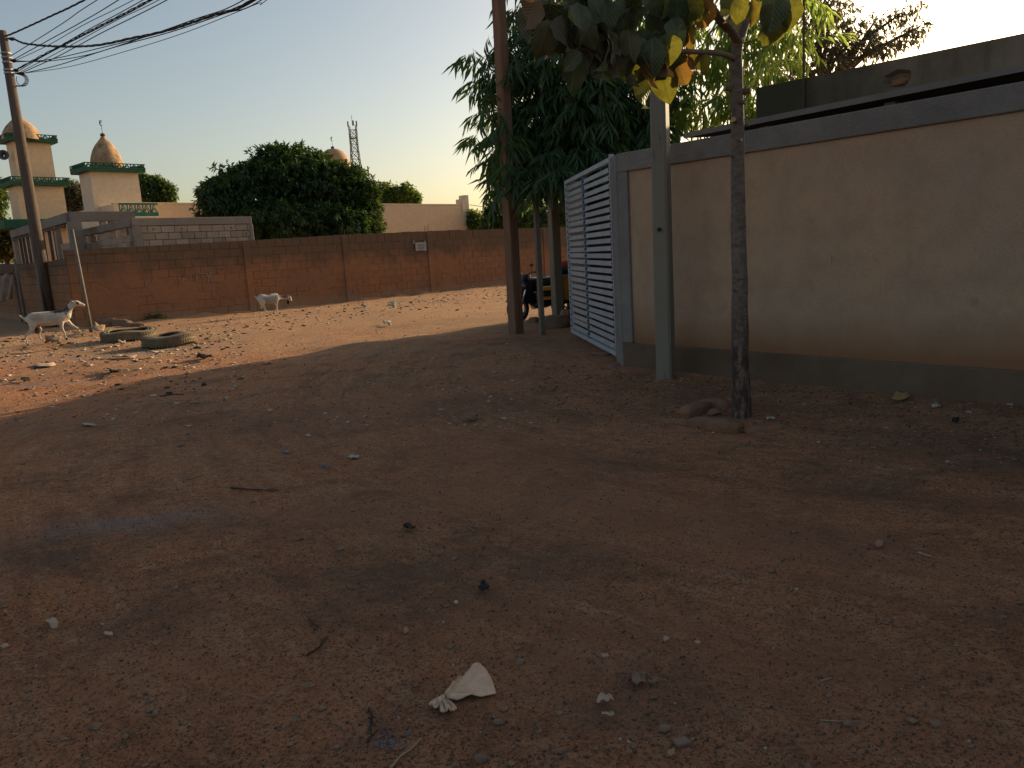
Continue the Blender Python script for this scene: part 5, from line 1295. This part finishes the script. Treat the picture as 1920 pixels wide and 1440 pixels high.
# ------------------------------------------------------------------ motorcycle
black = NT('black_paint'); black.b.inputs['Base Color'].default_value = (.01, .011, .016, 1); black.b.inputs['Roughness'].default_value = .18; black = black.m
chrome = NT('chrome'); chrome.b.inputs['Base Color'].default_value = (.55, .55, .55, 1); chrome.b.inputs['Metallic'].default_value = 1; chrome.b.inputs['Roughness'].default_value = .25; chrome = chrome.m
seatm = simple('seat_vinyl', (.03, .03, .034), rough=.35, bump=0, spec=.6)
def wheel(root, x, Rw, tw=.09):
    w = MB().lathe([(Rw-.075+.0, -tw/2), (Rw-.02, -tw/2), (Rw, -tw*.25), (Rw, tw*.25), (Rw-.02, tw/2), (Rw-.075, tw/2)], 28, Matrix.Translation((x, 0, Rw)) @ Matrix.Rotation(rad(90), 4, 'X'), closed=True).build('wheel', simple('tyre_black', (.02, .02, .02), rough=.8, bump=0), root, True)
    mb = MB().lathe([(Rw-.095, -.03), (Rw-.07, -.03), (Rw-.07, .03), (Rw-.095, .03)], 24, Matrix.Translation((x, 0, Rw)) @ Matrix.Rotation(rad(90), 4, 'X'), closed=True)
    for k in range(5):
        a = 2*math.pi*k/5; mb.ring([((x, 0, Rw), .022), ((x+(Rw-.085)*math.cos(a), 0, Rw+(Rw-.085)*math.sin(a)), .014)], 5)
    mb.rod((x, -.07, Rw), (x, .07, Rw), .045, 10); mb.build('rim', M['mast'], w)
def motorcycle(p, az):
    r = empty('motorcycle', mw=frame(p, azd(az))); tag(r, 'black motorcycle parked behind the posts', 'motorcycle')
    wheel(r, -.62, .29); wheel(r, .62, .29)
    MB().ring([((.62, .09, .29), .022), ((.44, .09, .72), .024), ((.36, .09, .95), .024)], 7).ring([((.62, -.09, .29), .022), ((.44, -.09, .72), .024), ((.36, -.09, .95), .024)], 7).build('fork', chrome, r, True)
    mb = MB(); mb.ring([((.36, -.34, 1.04), .016), ((.36, -.2, 1.04), .014), ((.40, 0, .97), .014), ((.36, .2, 1.04), .014), ((.36, .34, 1.04), .016)], 6); mb.build('handlebar', black, r, True)
    for s in (1, -1):
        MB().ring([((.36, .2*s, 1.04), .006), ((.38, .24*s, 1.18), .006)], 5).bbox(.36, .38, .19*s-.02 if s > 0 else -.27, .27 if s > 0 else -.17, 1.16, 1.22, .005).build('mirror', black, r)
    MB().blob((.16, 0, .80), (.25, .13, .13), 3, .05).build('fuel_tank', black, r, True)
    MB().ring([((-.02, 0, .80), .09), ((-.25, 0, .80), .11), ((-.5, 0, .84), .10), ((-.72, 0, .88), .05)], 10).build('seat', seatm, r, True)
    MB().ring([((-.5, 0, .70), .09), ((-.75, 0, .78), .07), ((-.9, 0, .85), .03)], 8).build('tail_fairing', black, r, True)
    MB().bbox(-.86, -.82, -.05, .05, .72, .78, .01).build('tail_light', simple('red_lens', (.35, .02, .02), rough=.3, bump=0), r)
    MB().bbox(-.2, .22, -.12, .12, .28, .62, .04).build('engine', simple('engine_metal', (.08, .08, .08), rough=.5, metallic=.6, bump=0), r)
    mb = MB(); mb.ring([((.34, 0, .9), .03), ((.1, 0, .62), .03), ((-.15, 0, .3), .03)], 6).ring([((.3, 0, .85), .025), ((-.3, 0, .7), .025), ((-.62, 0, .72), .02)], 6).ring([((-.62, .08, .29), .02), ((-.1, .08, .36), .02)], 6).ring([((-.62, -.08, .29), .02), ((-.1, -.08, .36), .02)], 6)
    mb.build('frame', black, r)
    MB().ring([((.2, -.14, .45), .02), ((.1, -.15, .25), .02), ((-.3, -.16, .26), .035), ((-.75, -.17, .36), .045)], 8).build('exhaust', chrome, r, True)
    for x, a0, a1 in ((.62, 30, 150), (-.62, 20, 160)):
        mb = MB(); vs = []; fs = []
        for k in range(13):
            a = rad(a0+(a1-a0)*k/12)
            for s in (-.06, 0, .06): vs.append((x+.33*math.cos(a), s, .29+(.33-abs(s)*.3)*math.sin(a)))
        for k in range(12):
            for j in range(2): fs.append((k*3+j, k*3+j+1, k*3+j+4, k*3+j+3))
        mb.add(vs, fs).build('mudguard', black, r, True)
    MB().ring([((.34, 0, .98), .10), ((.40, 0, .75), .15), ((.30, 0, .5), .13), ((.1, 0, .34), .10), ((-.2, 0, .33), .08)], 10).build('leg_shield', black, r, True)
    MB().blob((.46, 0, .92), (.06, .08, .08), 2, 0).build('headlight', simple('lamp_glass', (.12, .12, .12), rough=.15, bump=0), r, True)
    for s in (1, -1): MB().ring([((-.45, .1*s, .72), .012), ((-.6, .12*s, .32), .012)], 5).build('shock_absorber', chrome, r)
    mb = MB().bbox(-.42, .12, .125, .15, .42, .7, .01).bbox(-.42, .12, -.15, -.125, .42, .7, .01); mb.build('side_panel', black, r)
mc = G(1014, 597); mc.z = hz(mc.x, mc.y); motorcycle(mc, 232)
# orange cargo tricycle behind the gate end
ct_ = G(1092, 596); ct_.z = 0
r = empty('cargo_tricycle', mw=frame(ct_, azd(80))); tag(r, 'cargo tricycle with an orange box, half hidden by the gate and posts', 'tricycle')
orange = simple('orange_paint', (.62, .27, .03), (.55, .23, .03), 3, .45, .1, spec=.5)
def px(u): return (r.matrix_world.inverted() @ V(u, 540, ct_, azd(80))).x
xA, xB = px(1053), px(1053)+1.9; zA = V(1060, 563, ct_, azd(80)).z; zB = V(1060, 520, ct_, azd(80)).z
MB().bbox(xA, xB, -.02, 1.1, zA, zB, .02).build('cargo_box', orange, r)
x0_ = px(1020); MB().bbox(x0_, xA-.01, .1, .9, V(1030, 545, ct_, azd(80)).z, V(1030, 538, ct_, azd(80)).z, .01).build('upper_rail', orange, r)
MB().bbox(x0_, xA-.01, .1, .9, V(1030, 563, ct_, azd(80)).z, V(1030, 557, ct_, azd(80)).z, .01).build('lower_rail', orange, r)
MB().bbox(xA-.5, xA-.1, .2, .8, V(1030, 556, ct_, azd(80)).z, V(1030, 547, ct_, azd(80)).z, .02).build('seat', seatm, r)
for x in (xA+.25, xB-.3):
    MB().lathe([(.2, -.06), (.27, -.06), (.28, 0), (.27, .06), (.2, .06)], 20, Matrix.Translation((x, .1, .28)) @ Matrix.Rotation(rad(90), 4, 'X'), closed=True).build('wheel', simple('tyre_black2', (.02, .02, .02), rough=.8, bump=0), r, True)
MB().bbox(x0_, xB, .3, .8, .3, zA-.003, .02).build('chassis', M['iron'], r)
for k, (za, zb2, mt, nm) in enumerate(((zB+.002, zB+.06, simple('white_cloth', (.45, .46, .48), bump=0), 'white'), (zB+.062, zB+.13, simple('navy_cloth', (.02, .025, .045), bump=0), 'navy'), (zB+.132, zB+.2, simple('blue_cloth', (.06, .14, .32), bump=0), 'blue'))):
    o = MB().bbox(xA+.02, xB-.1, .03, .9, za, zb2, .02).build('folded_sheet', mt); o.matrix_world = r.matrix_world.copy(); tag(o, f'{nm} folded sheet lying on the orange cargo box', 'sheet', 'folded sheets on the cargo box')
mb = MB(); mb.blob((xA+.35, .4, zB+.26), (.35, .3, .1), 2, .3, 2, 5); o = mb.build('red_bundle', simple('red_cloth', (.45, .09, .03), bump=0), None, True); o.matrix_world = r.matrix_world.copy(); tag(o, 'red-orange bundle on top of the folded sheets', 'bundle')

# ------------------------------------------------------------------ ragged sheet at far left
q0 = G(8, 604); rs_ = empty('ragged_sheet', (0, 0, 0)); tag(rs_, 'ragged pale cloth hanging on a stick frame at the far left edge', 'cloth')
mb = MB(); vs = []; fs = []; n = 12
TL = V(-18, 515, q0, azd(60)); TR = V(26, 512, q0, azd(60)); BLp = V(-10, 572, q0, azd(60)); BR_ = V(22, 560, q0, azd(60))
for i in range(n+1):
    for j in range(n+1):
        a = TL.lerp(TR, i/n); b = BLp.lerp(BR_, i/n); p = a.lerp(b, j/n); p = p+Vector((0, .06*math.sin(i*1.3+j*.4), .05*noise.noise((i*.5, 0, 0))*(j/n)*2)); vs.append(p)
for i in range(n):
    for j in range(n): fs.append((i*(n+1)+j, i*(n+1)+j+1, (i+1)*(n+1)+j+1, (i+1)*(n+1)+j))
sh = mb.add(vs, fs).build('cloth', simple('dirty_cloth', (.50, .38, .29), (.30, .22, .16), 5, .95, .5, 20, .01), rs_, True)
sol = sh.modifiers.new('t', 'SOLIDIFY'); sol.thickness = .012
for a, b in ((TL, q0+Vector((-.7, 0, 0))), (TR, G(42, 606)), (TL, TR)): MB().rod(a, Vector((b.x, b.y, b.z if b is TR else -.05)), .03, 6).build('stick', M['polewood'], rs_)

# ------------------------------------------------------------------ ground litter: named pieces
def on_ground(u, v, dz=0.0): p = G(u, v); return Vector((p.x, p.y, hz(p.x, p.y)+dz))
def flat_piece(name, label, cat, poly, mat, thick=.002, crumple=.008, seed=0, group=None, lift=.006, sub=2):
    """poly in photo pixels, laid on the ground with folds"""
    pts = [on_ground(u, v) for u, v in poly]; bm = bmesh.new(); c = sum(pts, Vector())/len(pts)
    vs = [bm.verts.new(p-c) for p in pts]; f = bm.faces.new(vs); 
    bmesh.ops.triangulate(bm, faces=[f]); bmesh.ops.subdivide_edges(bm, edges=bm.edges[:], cuts=sub, use_grid_fill=True); bmesh.ops.triangulate(bm, faces=bm.faces[:])
    R_ = max((p-c).length for p in pts)
    for q in bm.verts:
        w = q.co+c; q.co.z = hz(w.x, w.y)-c.z+lift+crumple*(1+noise.noise(q.co*(1.8/R_)+Vector((seed, 0, 0)))*1.5+.5*noise.noise(q.co*(5/R_)+Vector((seed, 3, 0))))
    bmesh.ops.recalc_face_normals(bm, faces=bm.faces[:])
    ret = bmesh.ops.extrude_face_region(bm, geom=bm.faces[:]); 
    for e in ret['geom']:
        if isinstance(e, bmesh.types.BMVert): e.co.z += thick
    bmesh.ops.recalc_face_normals(bm, faces=bm.faces[:])
    mb = MB(); mb.bm(bm); o = mb.build(name, mat, None, True); o.location = c; tag(o, label, cat, group); return o
paper = simple('dusty_paper', (.52, .38, .27), (.40, .28, .19), 20, .9, .3, 60, .002)
pale = simple('pale_scrap', (.52, .44, .35), (.40, .31, .23), 20, .9, .2, 60, .002)
dryleaf = simple('dry_leaf_brown', (.27, .175, .11), (.19, .12, .075), 30, .85, .5, 80, .002)
yleaf = simple('dry_leaf_yellow', (.40, .27, .10), (.30, .19, .08), 20, .8, .4, 80, .002)
blackp = simple('black_plastic', (.02, .018, .017), rough=.7, bump=0, spec=.3)
bluep = simple('blue_plastic', (.10, .15, .22), rough=.5, bump=0)
def rag():
    """tied end of a plastic bag: a fan of folded sheet gathered in a knot"""
    tip = on_ground(827, 1311); mb = MB(); vs = []; fs = []
    edge = [(929, 1290), (926, 1277), (920, 1263), (911, 1250), (902, 1241), (893, 1235), (883, 1247), (872, 1259), (862, 1268), (855, 1276)]
    edge = edge[::-1]; E = [on_ground(u, v) for u, v in edge]; n = len(edge); m_ = 10
    E2 = []
    for i in range(len(E)-1):
        for k in range(5): E2.append(E[i].lerp(E[i+1], k/5))
    E2.append(E[-1]); n = len(E2)
    for i, e in enumerate(E2):
        for j in range(m_+1):
            t = j/m_; w = tip.lerp(e, .1+.9*t); g = (1-t)
            ph = i/n*2*math.pi*4.5
            z = .006+.010*g*(1+math.sin(ph+3*noise.noise((i*.15, t*3, 0))))+.010*noise.noise((w.x*32, w.y*32, 2))+.008*abs(noise.noise((w.x*75, w.y*75, 5)))+.012*math.exp(-((i/n-.18)/.12)**2)*math.exp(-((t-.45)/.3)**2)*2
            w = Vector((w.x, w.y, hz(w.x, w.y)+max(.004, z))); vs.append(w-tip)
    for i in range(n-1):
        for j in range(m_): a = i*(m_+1)+j; fs.append((a, a+1, a+m_+2, a+m_+1))
    r = empty('knotted_bag', tip); tag(r, 'knotted dusty beige plastic bag lying flat in the foreground', 'bag')
    bagm = simple('dusty_bag', (.76, .53, .36), (.58, .40, .27), 14, .8, .35, 45, .004, spec=.25)
    o = mb.add(vs, fs).build('bag_sheet', bagm, r, True); so = o.modifiers.new('t', 'SOLIDIFY'); so.thickness = .003
    # the two knotted ears
    for (pts, wd) in (([(829, 1309), (822, 1312), (815, 1316), (810, 1319)], .022), ([(829, 1311), (835, 1317), (840, 1324), (841, 1330)], .03)):
        W2 = [on_ground(u, v) for u, v in pts]; vs = []; fs = []; N1 = 10; N2 = 10
        for i in range(N1+1):
            t = i/N1*(len(W2)-1); k = min(int(t), len(W2)-2); c = W2[k].lerp(W2[k+1], t-k); d_ = (W2[k+1]-W2[k]).normalized(); s = Vector((-d_.y, d_.x, 0))
            w = wd*(.25+.9*math.sin(min(1, i/N1*1.05)*math.pi*.62))*.75*(1 if i < N1 else .55)
            for j in range(N2+1):
                a = (j/N2-.5)*2; z = .012+.012*math.cos(a*math.pi*2.5)*(1-i/N1*.6)+.008*(1-abs(a)); vs.append(Vector((c.x, c.y, hz(c.x, c.y)+z))+s*a*w-tip)
        for i in range(N1):
            for j in range(N2): a = i*(N2+1)+j; fs.append((a, a+1, a+N2+2, a+N2+1))
        o = MB().add(vs, fs).build('knot_ear', bagm, r, True); so = o.modifiers.new('t', 'SOLIDIFY'); so.thickness = .003
    MB().blob((0.0, 0, .022), (.016, .013, .012), 2, .4, 3, 2).build('knot', bagm, r, True)
rag()
def stick(label, pts, r0_, mat, name='stick', cat='stick', group='sticks on the road', forks=()):
    ws = [on_ground(u, v) for u, v in pts]; c = ws[0]; mb = MB()
    path = smooth_path(ws, 4); mb.ring([(p-c+Vector((0, 0, r0_*.9)), r0_*.7*(1-.5*i/len(path))*(1+.25*noise.noise((i*.9, 1, 2)))) for i, p in enumerate(path)], 6)
    for f in forks: w2 = [on_ground(u, v)-c+Vector((0, 0, r0_)) for u, v in f]; mb.ring([(p, r0_*.6) for p in w2], 5)
    o = mb.build(name, mat, None, True); o.location = c; tag(o, label, cat, group); return o
tw = simple('dry_twig', (.24, .16, .11), (.16, .11, .075), 12, .9, .5, 60, .003); twp = simple('pale_twig', (.36, .27, .19), (.27, .2, .14), 12, .9, .4, 60, .003); twd = simple('dark_twig', (.05, .035, .028), (.08, .05, .035), 12, .9, .4, 60, .003)
stick('long straight dark stick lying across the middle left of the road', [(433, 914), (470, 916), (521, 917)], .009, twd)
stick('pale bent peg-like stick at the bottom edge, below the blue flecks', [(732, 1433), (750, 1412), (772, 1395), (790, 1376)], .007, twp)
stick('thin straight pale stick at the bottom right', [(1538, 1341), (1575, 1343), (1613, 1344)], .004, twp)
stick('thin hooked twig in the middle left', [(558, 951), (557, 940), (566, 931)], .005, twp)
stick('forked thin straw by the middle of the road', [(858, 980), (880, 979), (899, 983)], .004, twp, forks=[[(870, 980), (892, 990)]])
stick('dark forked twig left of the knotted bag', [(575, 1225), (600, 1210), (613, 1192)], .006, twd, forks=[[(600, 1210), (609, 1196)]])
stick('small dark twig above the forked one', [(580, 1162), (590, 1172), (600, 1178)], .006, twd)
stick('thin pale straw by the yellow leaf', [(738, 1322), (750, 1305), (765, 1294)], .003, twp)
stick('fine straw right of centre', [(920, 975), (960, 968), (980, 967), (984, 952)], .003, twp)
stick('small forked twig in the upper middle', [(1055, 945), (1066, 934), (1078, 929)], .004, twp, forks=[[(1066, 936), (1080, 936)]])
stick('pale flat sliver at the far right', [(1722, 1034), (1736, 1038), (1747, 1041)], .006, pale)
stick('thin twig in the dark patch at the bottom right', [(1538, 1268), (1560, 1262)], .004, twp)
stick('long thin branch lying at the left in the sun beside the goat', [(20, 665), (55, 662), (95, 654)], .014, twd)
stick('thin dark twig at the right of the sunlit edge', [(300, 744), (325, 741), (345, 742)], .012, twd)
# strip of black tarry plastic and blue flecks
stick('black twisted plastic strip left of the blue flecks', [(690, 1322), (697, 1335), (694, 1355), (696, 1368), (708, 1358)], .005, blackp, 'plastic_strip', 'plastic strip', None, forks=[[(696, 1368), (688, 1382)], [(697, 1340), (690, 1338)]])
mb = MB(); rnd = random.Random(3)
for k in range(46):
    u, v = rnd.gauss(735, 14), rnd.gauss(1383, 9)
    if k > 38: u, v = rnd.gauss(712, 8), rnd.gauss(1390, 5)
    p = on_ground(u, v, .004); a = rnd.uniform(0, 3); mb.box(-.0045, .0045, -.002, .002, 0, .002, Matrix.Translation(p) @ Matrix.Rotation(a, 4, 'Z') @ Matrix.Scale(rnd.uniform(.5, 1.3), 4))
o = mb.build('blue_flecks', bluep); tag(o, 'scatter of tiny blue plastic flecks near the bottom edge', 'plastic flecks', kind='stuff')
# papers, leaves, scraps
def scrap(name, label, cat, u, v, w, h, mat, seed, cr=.008, group=None, n=7, thick=.0015):
    rnd = random.Random(seed); poly = []
    for k in range(n):
        a = 2*math.pi*k/n; rr = rnd.uniform(.65, 1.15); poly.append((u+w/2*rr*math.cos(a), v-h/2*rr*math.sin(a)))
    return flat_piece(name, label, cat, poly, mat, thick, cr, seed, group)
GL_ = 'dry leaves on the road'; GP = 'scraps on the road'
for args in (
    ('dry_leaf', 'curled brown leaf in the dark patch right of the knotted bag', 'leaf', 1198, 1268, 34, 30, dryleaf, 1, .014, GL_), ('dry_leaf', 'brown leaf fragments just right of the curled leaf', 'leaf', 1225, 1270, 22, 10, dryleaf, 2, .008, GL_),
    ('paper_scrap', 'crumpled greyish paper scrap left of the curled brown leaf', 'paper', 1136, 1308, 40, 18, paper, 3, .016, GP), ('paper_scrap', 'narrow pale strip below the crumpled paper scrap', 'paper', 1139, 1332, 34, 8, paper, 4, .008, GP),
    ('paper_scrap', 'small pale scrap above the curled brown leaf', 'paper', 1134, 1225, 16, 6, paper, 5, .005, GP), ('paper_scrap', 'tiny white scrap by the top of the dark patch', 'paper', 1248, 1193, 14, 10, paper, 6, .008, GP),
    ('paper_scrap', 'small pale scrap alone to the right of the dark patch top', 'paper', 1308, 1199, 14, 6, paper, 7, .005, GP), ('dry_leaf', 'yellow bit of leaf at the bottom of the dark patch', 'leaf', 1258, 1403, 18, 16, yleaf, 8, .006, GL_),
    ('dry_leaf', 'grey crumpled leaf in the left foreground', 'leaf', 99, 1169, 28, 20, paper, 9, .012, GL_), ('dry_leaf', 'brown leaf near the bottom left corner', 'leaf', 240, 1381, 24, 14, dryleaf, 10, .012, GL_),
    ('dry_leaf', 'pale leaf by the left edge of the foreground', 'leaf', 8, 1210, 20, 8, paper, 11, .006, GL_), ('dry_leaf', 'thin curled leaf left of the black strip', 'leaf', 556, 1350, 26, 14, dryleaf, 12, .014, GL_),
    ('dry_leaf', 'long narrow leaf above the thin curled one', 'leaf', 576, 1285, 44, 7, dryleaf, 13, .008, GL_), ('dry_leaf', 'small tan leaf in the left foreground beside the grey one', 'leaf', 204, 1185, 20, 7, paper, 14, .005, GL_),
    ('dry_leaf', 'small tan leaf, third along in the left foreground', 'leaf', 293, 1208, 12, 12, dryleaf, 15, .006, GL_), ('dry_leaf', 'small yellow leaf in the centre foreground', 'leaf', 761, 1182, 11, 12, yleaf, 16, .004, GL_),
    ('plastic_scrap', 'crumpled black plastic scrap in the centre foreground', 'plastic scrap', 908, 1105, 26, 14, blackp, 17, .02, GP), ('paper_scrap', 'tiny white paper below the black plastic scrap', 'paper', 855, 1128, 11, 7, pale, 18, .003, GP),
    ('paper_scrap', 'white scrap in the middle of the road', 'paper', 662, 853, 26, 7, pale, 19, .01, GP), ('plastic_scrap', 'blue-grey bottle-cap sized scrap left of the white scrap', 'plastic scrap', 536, 847, 14, 6, bluep, 20, .01, GP),
    ('plastic_scrap', 'blue scrap below the white scrap, left', 'plastic scrap', 606, 872, 12, 4, bluep, 21, .01, GP), ('plastic_scrap', 'blue scrap below the white scrap, right', 'plastic scrap', 620, 874, 10, 4, bluep, 22, .01, GP),
    ('paper_scrap', 'small white scrap left above the blue ones', 'paper', 577, 815, 12, 5, pale, 23, .008, GP), ('paper_scrap', 'white oval scrap nearer the sunlight edge', 'paper', 507, 769, 11, 5, pale, 24, .01, GP),
    ('dry_leaf', 'dead leaf cluster right of centre in the shade', 'leaf', 884, 784, 30, 8, dryleaf, 25, .03, GL_), ('dry_leaf', 'brown leaf on the left, in the shade', 'leaf', 340, 836, 20, 5, dryleaf, 26, .01, GL_),
    ('paper_scrap', 'pale narrow scrap on the left in the shade', 'paper', 165, 802, 34, 5, paper, 27, .008, GP), ('dead_leaves', 'clump of dark dead leaves in the middle of the road', 'leaves', 768, 988, 36, 12, twd, 28, .02, GL_),
    ('dry_leaf', 'large yellow dry leaf at the foot of the beige wall', 'leaf', 1688, 760, 42, 16, yleaf, 29, .02, GL_), ('paper_scrap', 'white scrap beside the yellow leaf at the wall foot', 'paper', 1753, 777, 18, 10, pale, 30, .015, GP),
    ('paper_scrap', 'white scrap at the wall foot by the right edge', 'paper', 1893, 780, 18, 6, pale, 31, .012, GP), ('plastic_scrap', 'small black scrap near the wall at the right', 'plastic scrap', 1793, 805, 18, 12, blackp, 32, .03, GP),
    ('plastic_scrap', 'faint pink scrap at the right of the road', 'plastic scrap', 1648, 1021, 18, 16, simple('pink_plastic', (.40, .19, .15), bump=0), 33, .006, GP), ('paper_scrap', 'small white scrap right of the tree ring', 'paper', 1446, 790, 18, 6, pale, 34, .01, GP),
    ('plastic_scrap', 'black torn scrap lying in the sun at the left', 'plastic scrap', 217, 701, 34, 8, blackp, 35, .05, GP), ('plastic_scrap', 'black scrap near the left edge in the sun', 'plastic scrap', 50, 717, 20, 5, blackp, 36, .04, GP),
    ('cardboard', 'bent brown cardboard piece on the ground below the left goat', 'cardboard', 103, 645, 34, 12, simple('brown_card', (.20, .12, .075), (.30, .2, .12), 5, .9, .2), 37, .12, GP), ('crumpled_paper', 'crumpled tan paper behind the left tyre', 'paper', 184, 622, 32, 12, simple('tan_paper', (.40, .26, .16), bump=0), 38, .11, GP),
    ('crumpled_paper', 'pale crumpled paper between the tyres', 'paper', 230, 648, 18, 6, simple('cream_paper', (.62, .48, .33), bump=0), 39, .1, GP), ('cardboard', 'flat pale cardboard in the sun at the left', 'cardboard', 85, 687, 48, 9, paper, 40, .02, GP),
    ('crumpled_paper', 'crumpled pale scrap in the sunlit middle of the road', 'paper', 727, 609, 18, 6, simple('cream_paper2', (.60, .48, .34), bump=0), 41, .06, GP), ('cardboard', 'long pale flattened carton in the sun below the tyres', 'cardboard', 232, 672, 54, 6, paper, 42, .03, GP),
    ('plastic_scrap', 'turquoise plastic scrap by the mud wall', 'plastic scrap', 739, 570, 12, 5, simple('turquoise', (.10, .26, .24), bump=0), 43, .045, GP), ('plastic_scrap', 'bluish crumpled wrapper on the sunlit road near the wall', 'plastic scrap', 683, 577, 14, 4, bluep, 44, .05, GP),
    ('dark_cloth', 'dark crumpled cloth strip lying right of the tyres', 'cloth', 385, 674, 46, 9, simple('dark_rag', (.06, .045, .035), (.1, .07, .05), 8, .9, .3), 45, .06, GP), ('dry_leaf', 'pale leaf below the centre of the shadow edge', 'leaf', 500, 680, 22, 4, paper, 46, .02, GL_)):
    scrap(*args)
# small square tile and stones near the bottom
p = on_ground(1278, 1382); o = MB().bbox(-.024, .024, -.017, .017, 0, .012, .002).build('tile_piece', simple('brown_tile', (.24, .16, .12), bump=.2), None); o.location = p; o.rotation_euler = (0, .1, rad(20)); tag(o, 'small square brown tile piece at the bottom of the dark patch', 'tile')
for (u, v, s, lb) in ((902, 1417, .018, 'knobbly brown stone at the bottom edge, right of the pale stick'), (934, 1346, .014, 'round brown pebble just below right of the knotted bag'), (1052, 1400, .012, 'small brown pebble at the bottom centre'), (1247, 1357, .016, 'rounded pebble above the square tile piece'), (1590, 1348, .012, 'pebble touching the thin pale stick'),
                    (1577, 1265, .009, 'small pebble by the short twig at the right')):
    p = on_ground(u, v, s*.4); mb = MB(); mb.blob((0, 0, 0), (s*1.2, s, s*.8), 2, .5, 2, u); o = mb.build('pebble', M['stone'], None, True); o.location = p; tag(o, lb, 'stone', 'pebbles in the foreground')

# ------------------------------------------------------------------ loose grit and leaf litter nobody could count
def icos():
    bm = bmesh.new(); bmesh.ops.create_icosphere(bm, subdivisions=1, radius=1); v = np.array([q.co[:] for q in bm.verts]); f = np.array([[x.index for x in q.verts] for q in bm.faces]); bm.free(); return v, f
def cube8():
    v = np.array([(x, y, z) for z in (-1, 1) for y in (-1, 1) for x in (-1, 1)], float); f = np.array([(0, 2, 3), (0, 3, 1), (4, 5, 7), (4, 7, 6), (0, 1, 5), (0, 5, 4), (2, 6, 7), (2, 7, 3), (0, 4, 6), (0, 6, 2), (1, 3, 7), (1, 7, 5)]); return v, f
def behind_wall(x, y):
    e = (x-C1.x)*.773+(y-C1.y)*.634
    if y < 9.3 and e > -.06: return True
    w = (x-A0.x)*WN.x+(y-A0.y)*WN.y
    return w < .05
def scatter(name, label, n, size, mat, seed, shape, dens, flat=.6, lift=.3, kmax=3.0):
    rng = np.random.default_rng(seed); bv, bf = shape; vs = []; fs = []; off = 0; c = 0; tries = 0
    while c < n and tries < n*12:
        tries += 1
        u, v = dens(rng)
        r_ = ray(u, v)
        if r_[2] >= -20: continue
        p = G(u, v)
        if p.y > 40 or behind_wall(p.x, p.y): continue
        s = size*min(kmax, rng.lognormal(0, .5))*(.7+.035*p.y)
        q = rng.normal(size=4); q /= np.linalg.norm(q)
        from mathutils import Quaternion
        A = np.array(Quaternion(q if flat > .5 else (math.cos(q[0]*3), 0.12*q[1], .12*q[2], math.sin(q[0]*3))).to_matrix())
        sc = np.array([1, rng.uniform(.55, 1), rng.uniform(.4, .8)*flat*1.6 if flat > .5 else flat])
        vv = (bv*(1+.25*rng.normal(size=bv.shape)*(1 if flat > .5 else .5))*sc*s) @ A.T
        vs.append(vv+np.array([p.x, p.y, hz(p.x, p.y)+s*lift])); fs.append(bf+off); off += len(bv); c += 1
    o = link(name, np_mesh(name, np.concatenate(vs), np.concatenate(fs)), None, mat, False); tag(o, label, 'ground cover', kind='stuff'); return o
near = lambda r: (r.uniform(-60, 1980), 640+r.random()**.75*820)
far = lambda r: (r.uniform(-60, 1000), 540+r.random()**.8*260)
wallf = lambda r: (lambda u: (u, 700+(u-1190)*.105+abs(r.normal())*50+4))(r.uniform(1000, 1960))
grit_d = simple('dark_grit', (.075, .055, .042), (.12, .08, .055), 30, .95, 0); grit_r = simple('red_grit', (.28, .14, .085), (.2, .11, .07), 30, .95, 0); grit_p = simple('pale_grit', (.46, .40, .33), (.36, .28, .21), 30, .9, 0)
scatter('gravel', 'loose dark grit strewn over the dirt road', 15000, .0030, grit_d, 1, icos(), near)
scatter('gravel', 'loose reddish crumbs of earth over the dirt road', 16000, .0034, grit_r, 2, icos(), near)
scatter('gravel', 'tiny pale stones and flecks over the dirt road', 500, .0024, grit_p, 3, cube8(), near)
scatter('litter', 'small pale bits of rubbish in the sunlit part of the road', 800, .010, pale, 4, cube8(), far, flat=.18, kmax=2.6)
scatter('litter', 'small brown bits of leaf litter over the road', 700, .008, dryleaf, 5, cube8(), lambda r: near(r) if r.random() < .6 else far(r), flat=.18, kmax=2.5)
scatter('gravel', 'earth crumbs in the sunlit part of the road', 1500, .007, grit_r, 6, icos(), far)
scatter('rubble', 'crumbs and chips along the foot of the beige wall', 3200, .0052, grit_d, 7, icos(), wallf)
scatter('litter', 'leaf bits along the foot of the beige wall and gate', 700, .009, dryleaf, 8, cube8(), wallf, flat=.2)
scatter('litter', 'white specks along the foot of the beige wall', 90, .007, pale, 9, cube8(), wallf, flat=.25)

dump = lambda r: (r.uniform(-50, 460), 600+abs(r.normal())*45+(r.random()*50))
line = lambda r: (lambda u: (u, 622-(u-350)*.125+r.normal()*9))(r.uniform(330, 950))
scatter('litter', 'pale rubbish bits round the tyres and goat', 420, .014, pale, 21, cube8(), dump, flat=.2, kmax=2.6)
scatter('litter', 'dark rubbish bits round the tyres and goat', 420, .014, twd, 22, cube8(), dump, flat=.25, kmax=2.6)
scatter('litter', 'pale rubbish strewn along the middle of the sunlit road', 260, .012, paper, 23, cube8(), line, flat=.2, kmax=2.6)
scatter('litter', 'dark bits strewn along the middle of the sunlit road', 260, .012, twd, 24, cube8(), line, flat=.3, kmax=2.4)
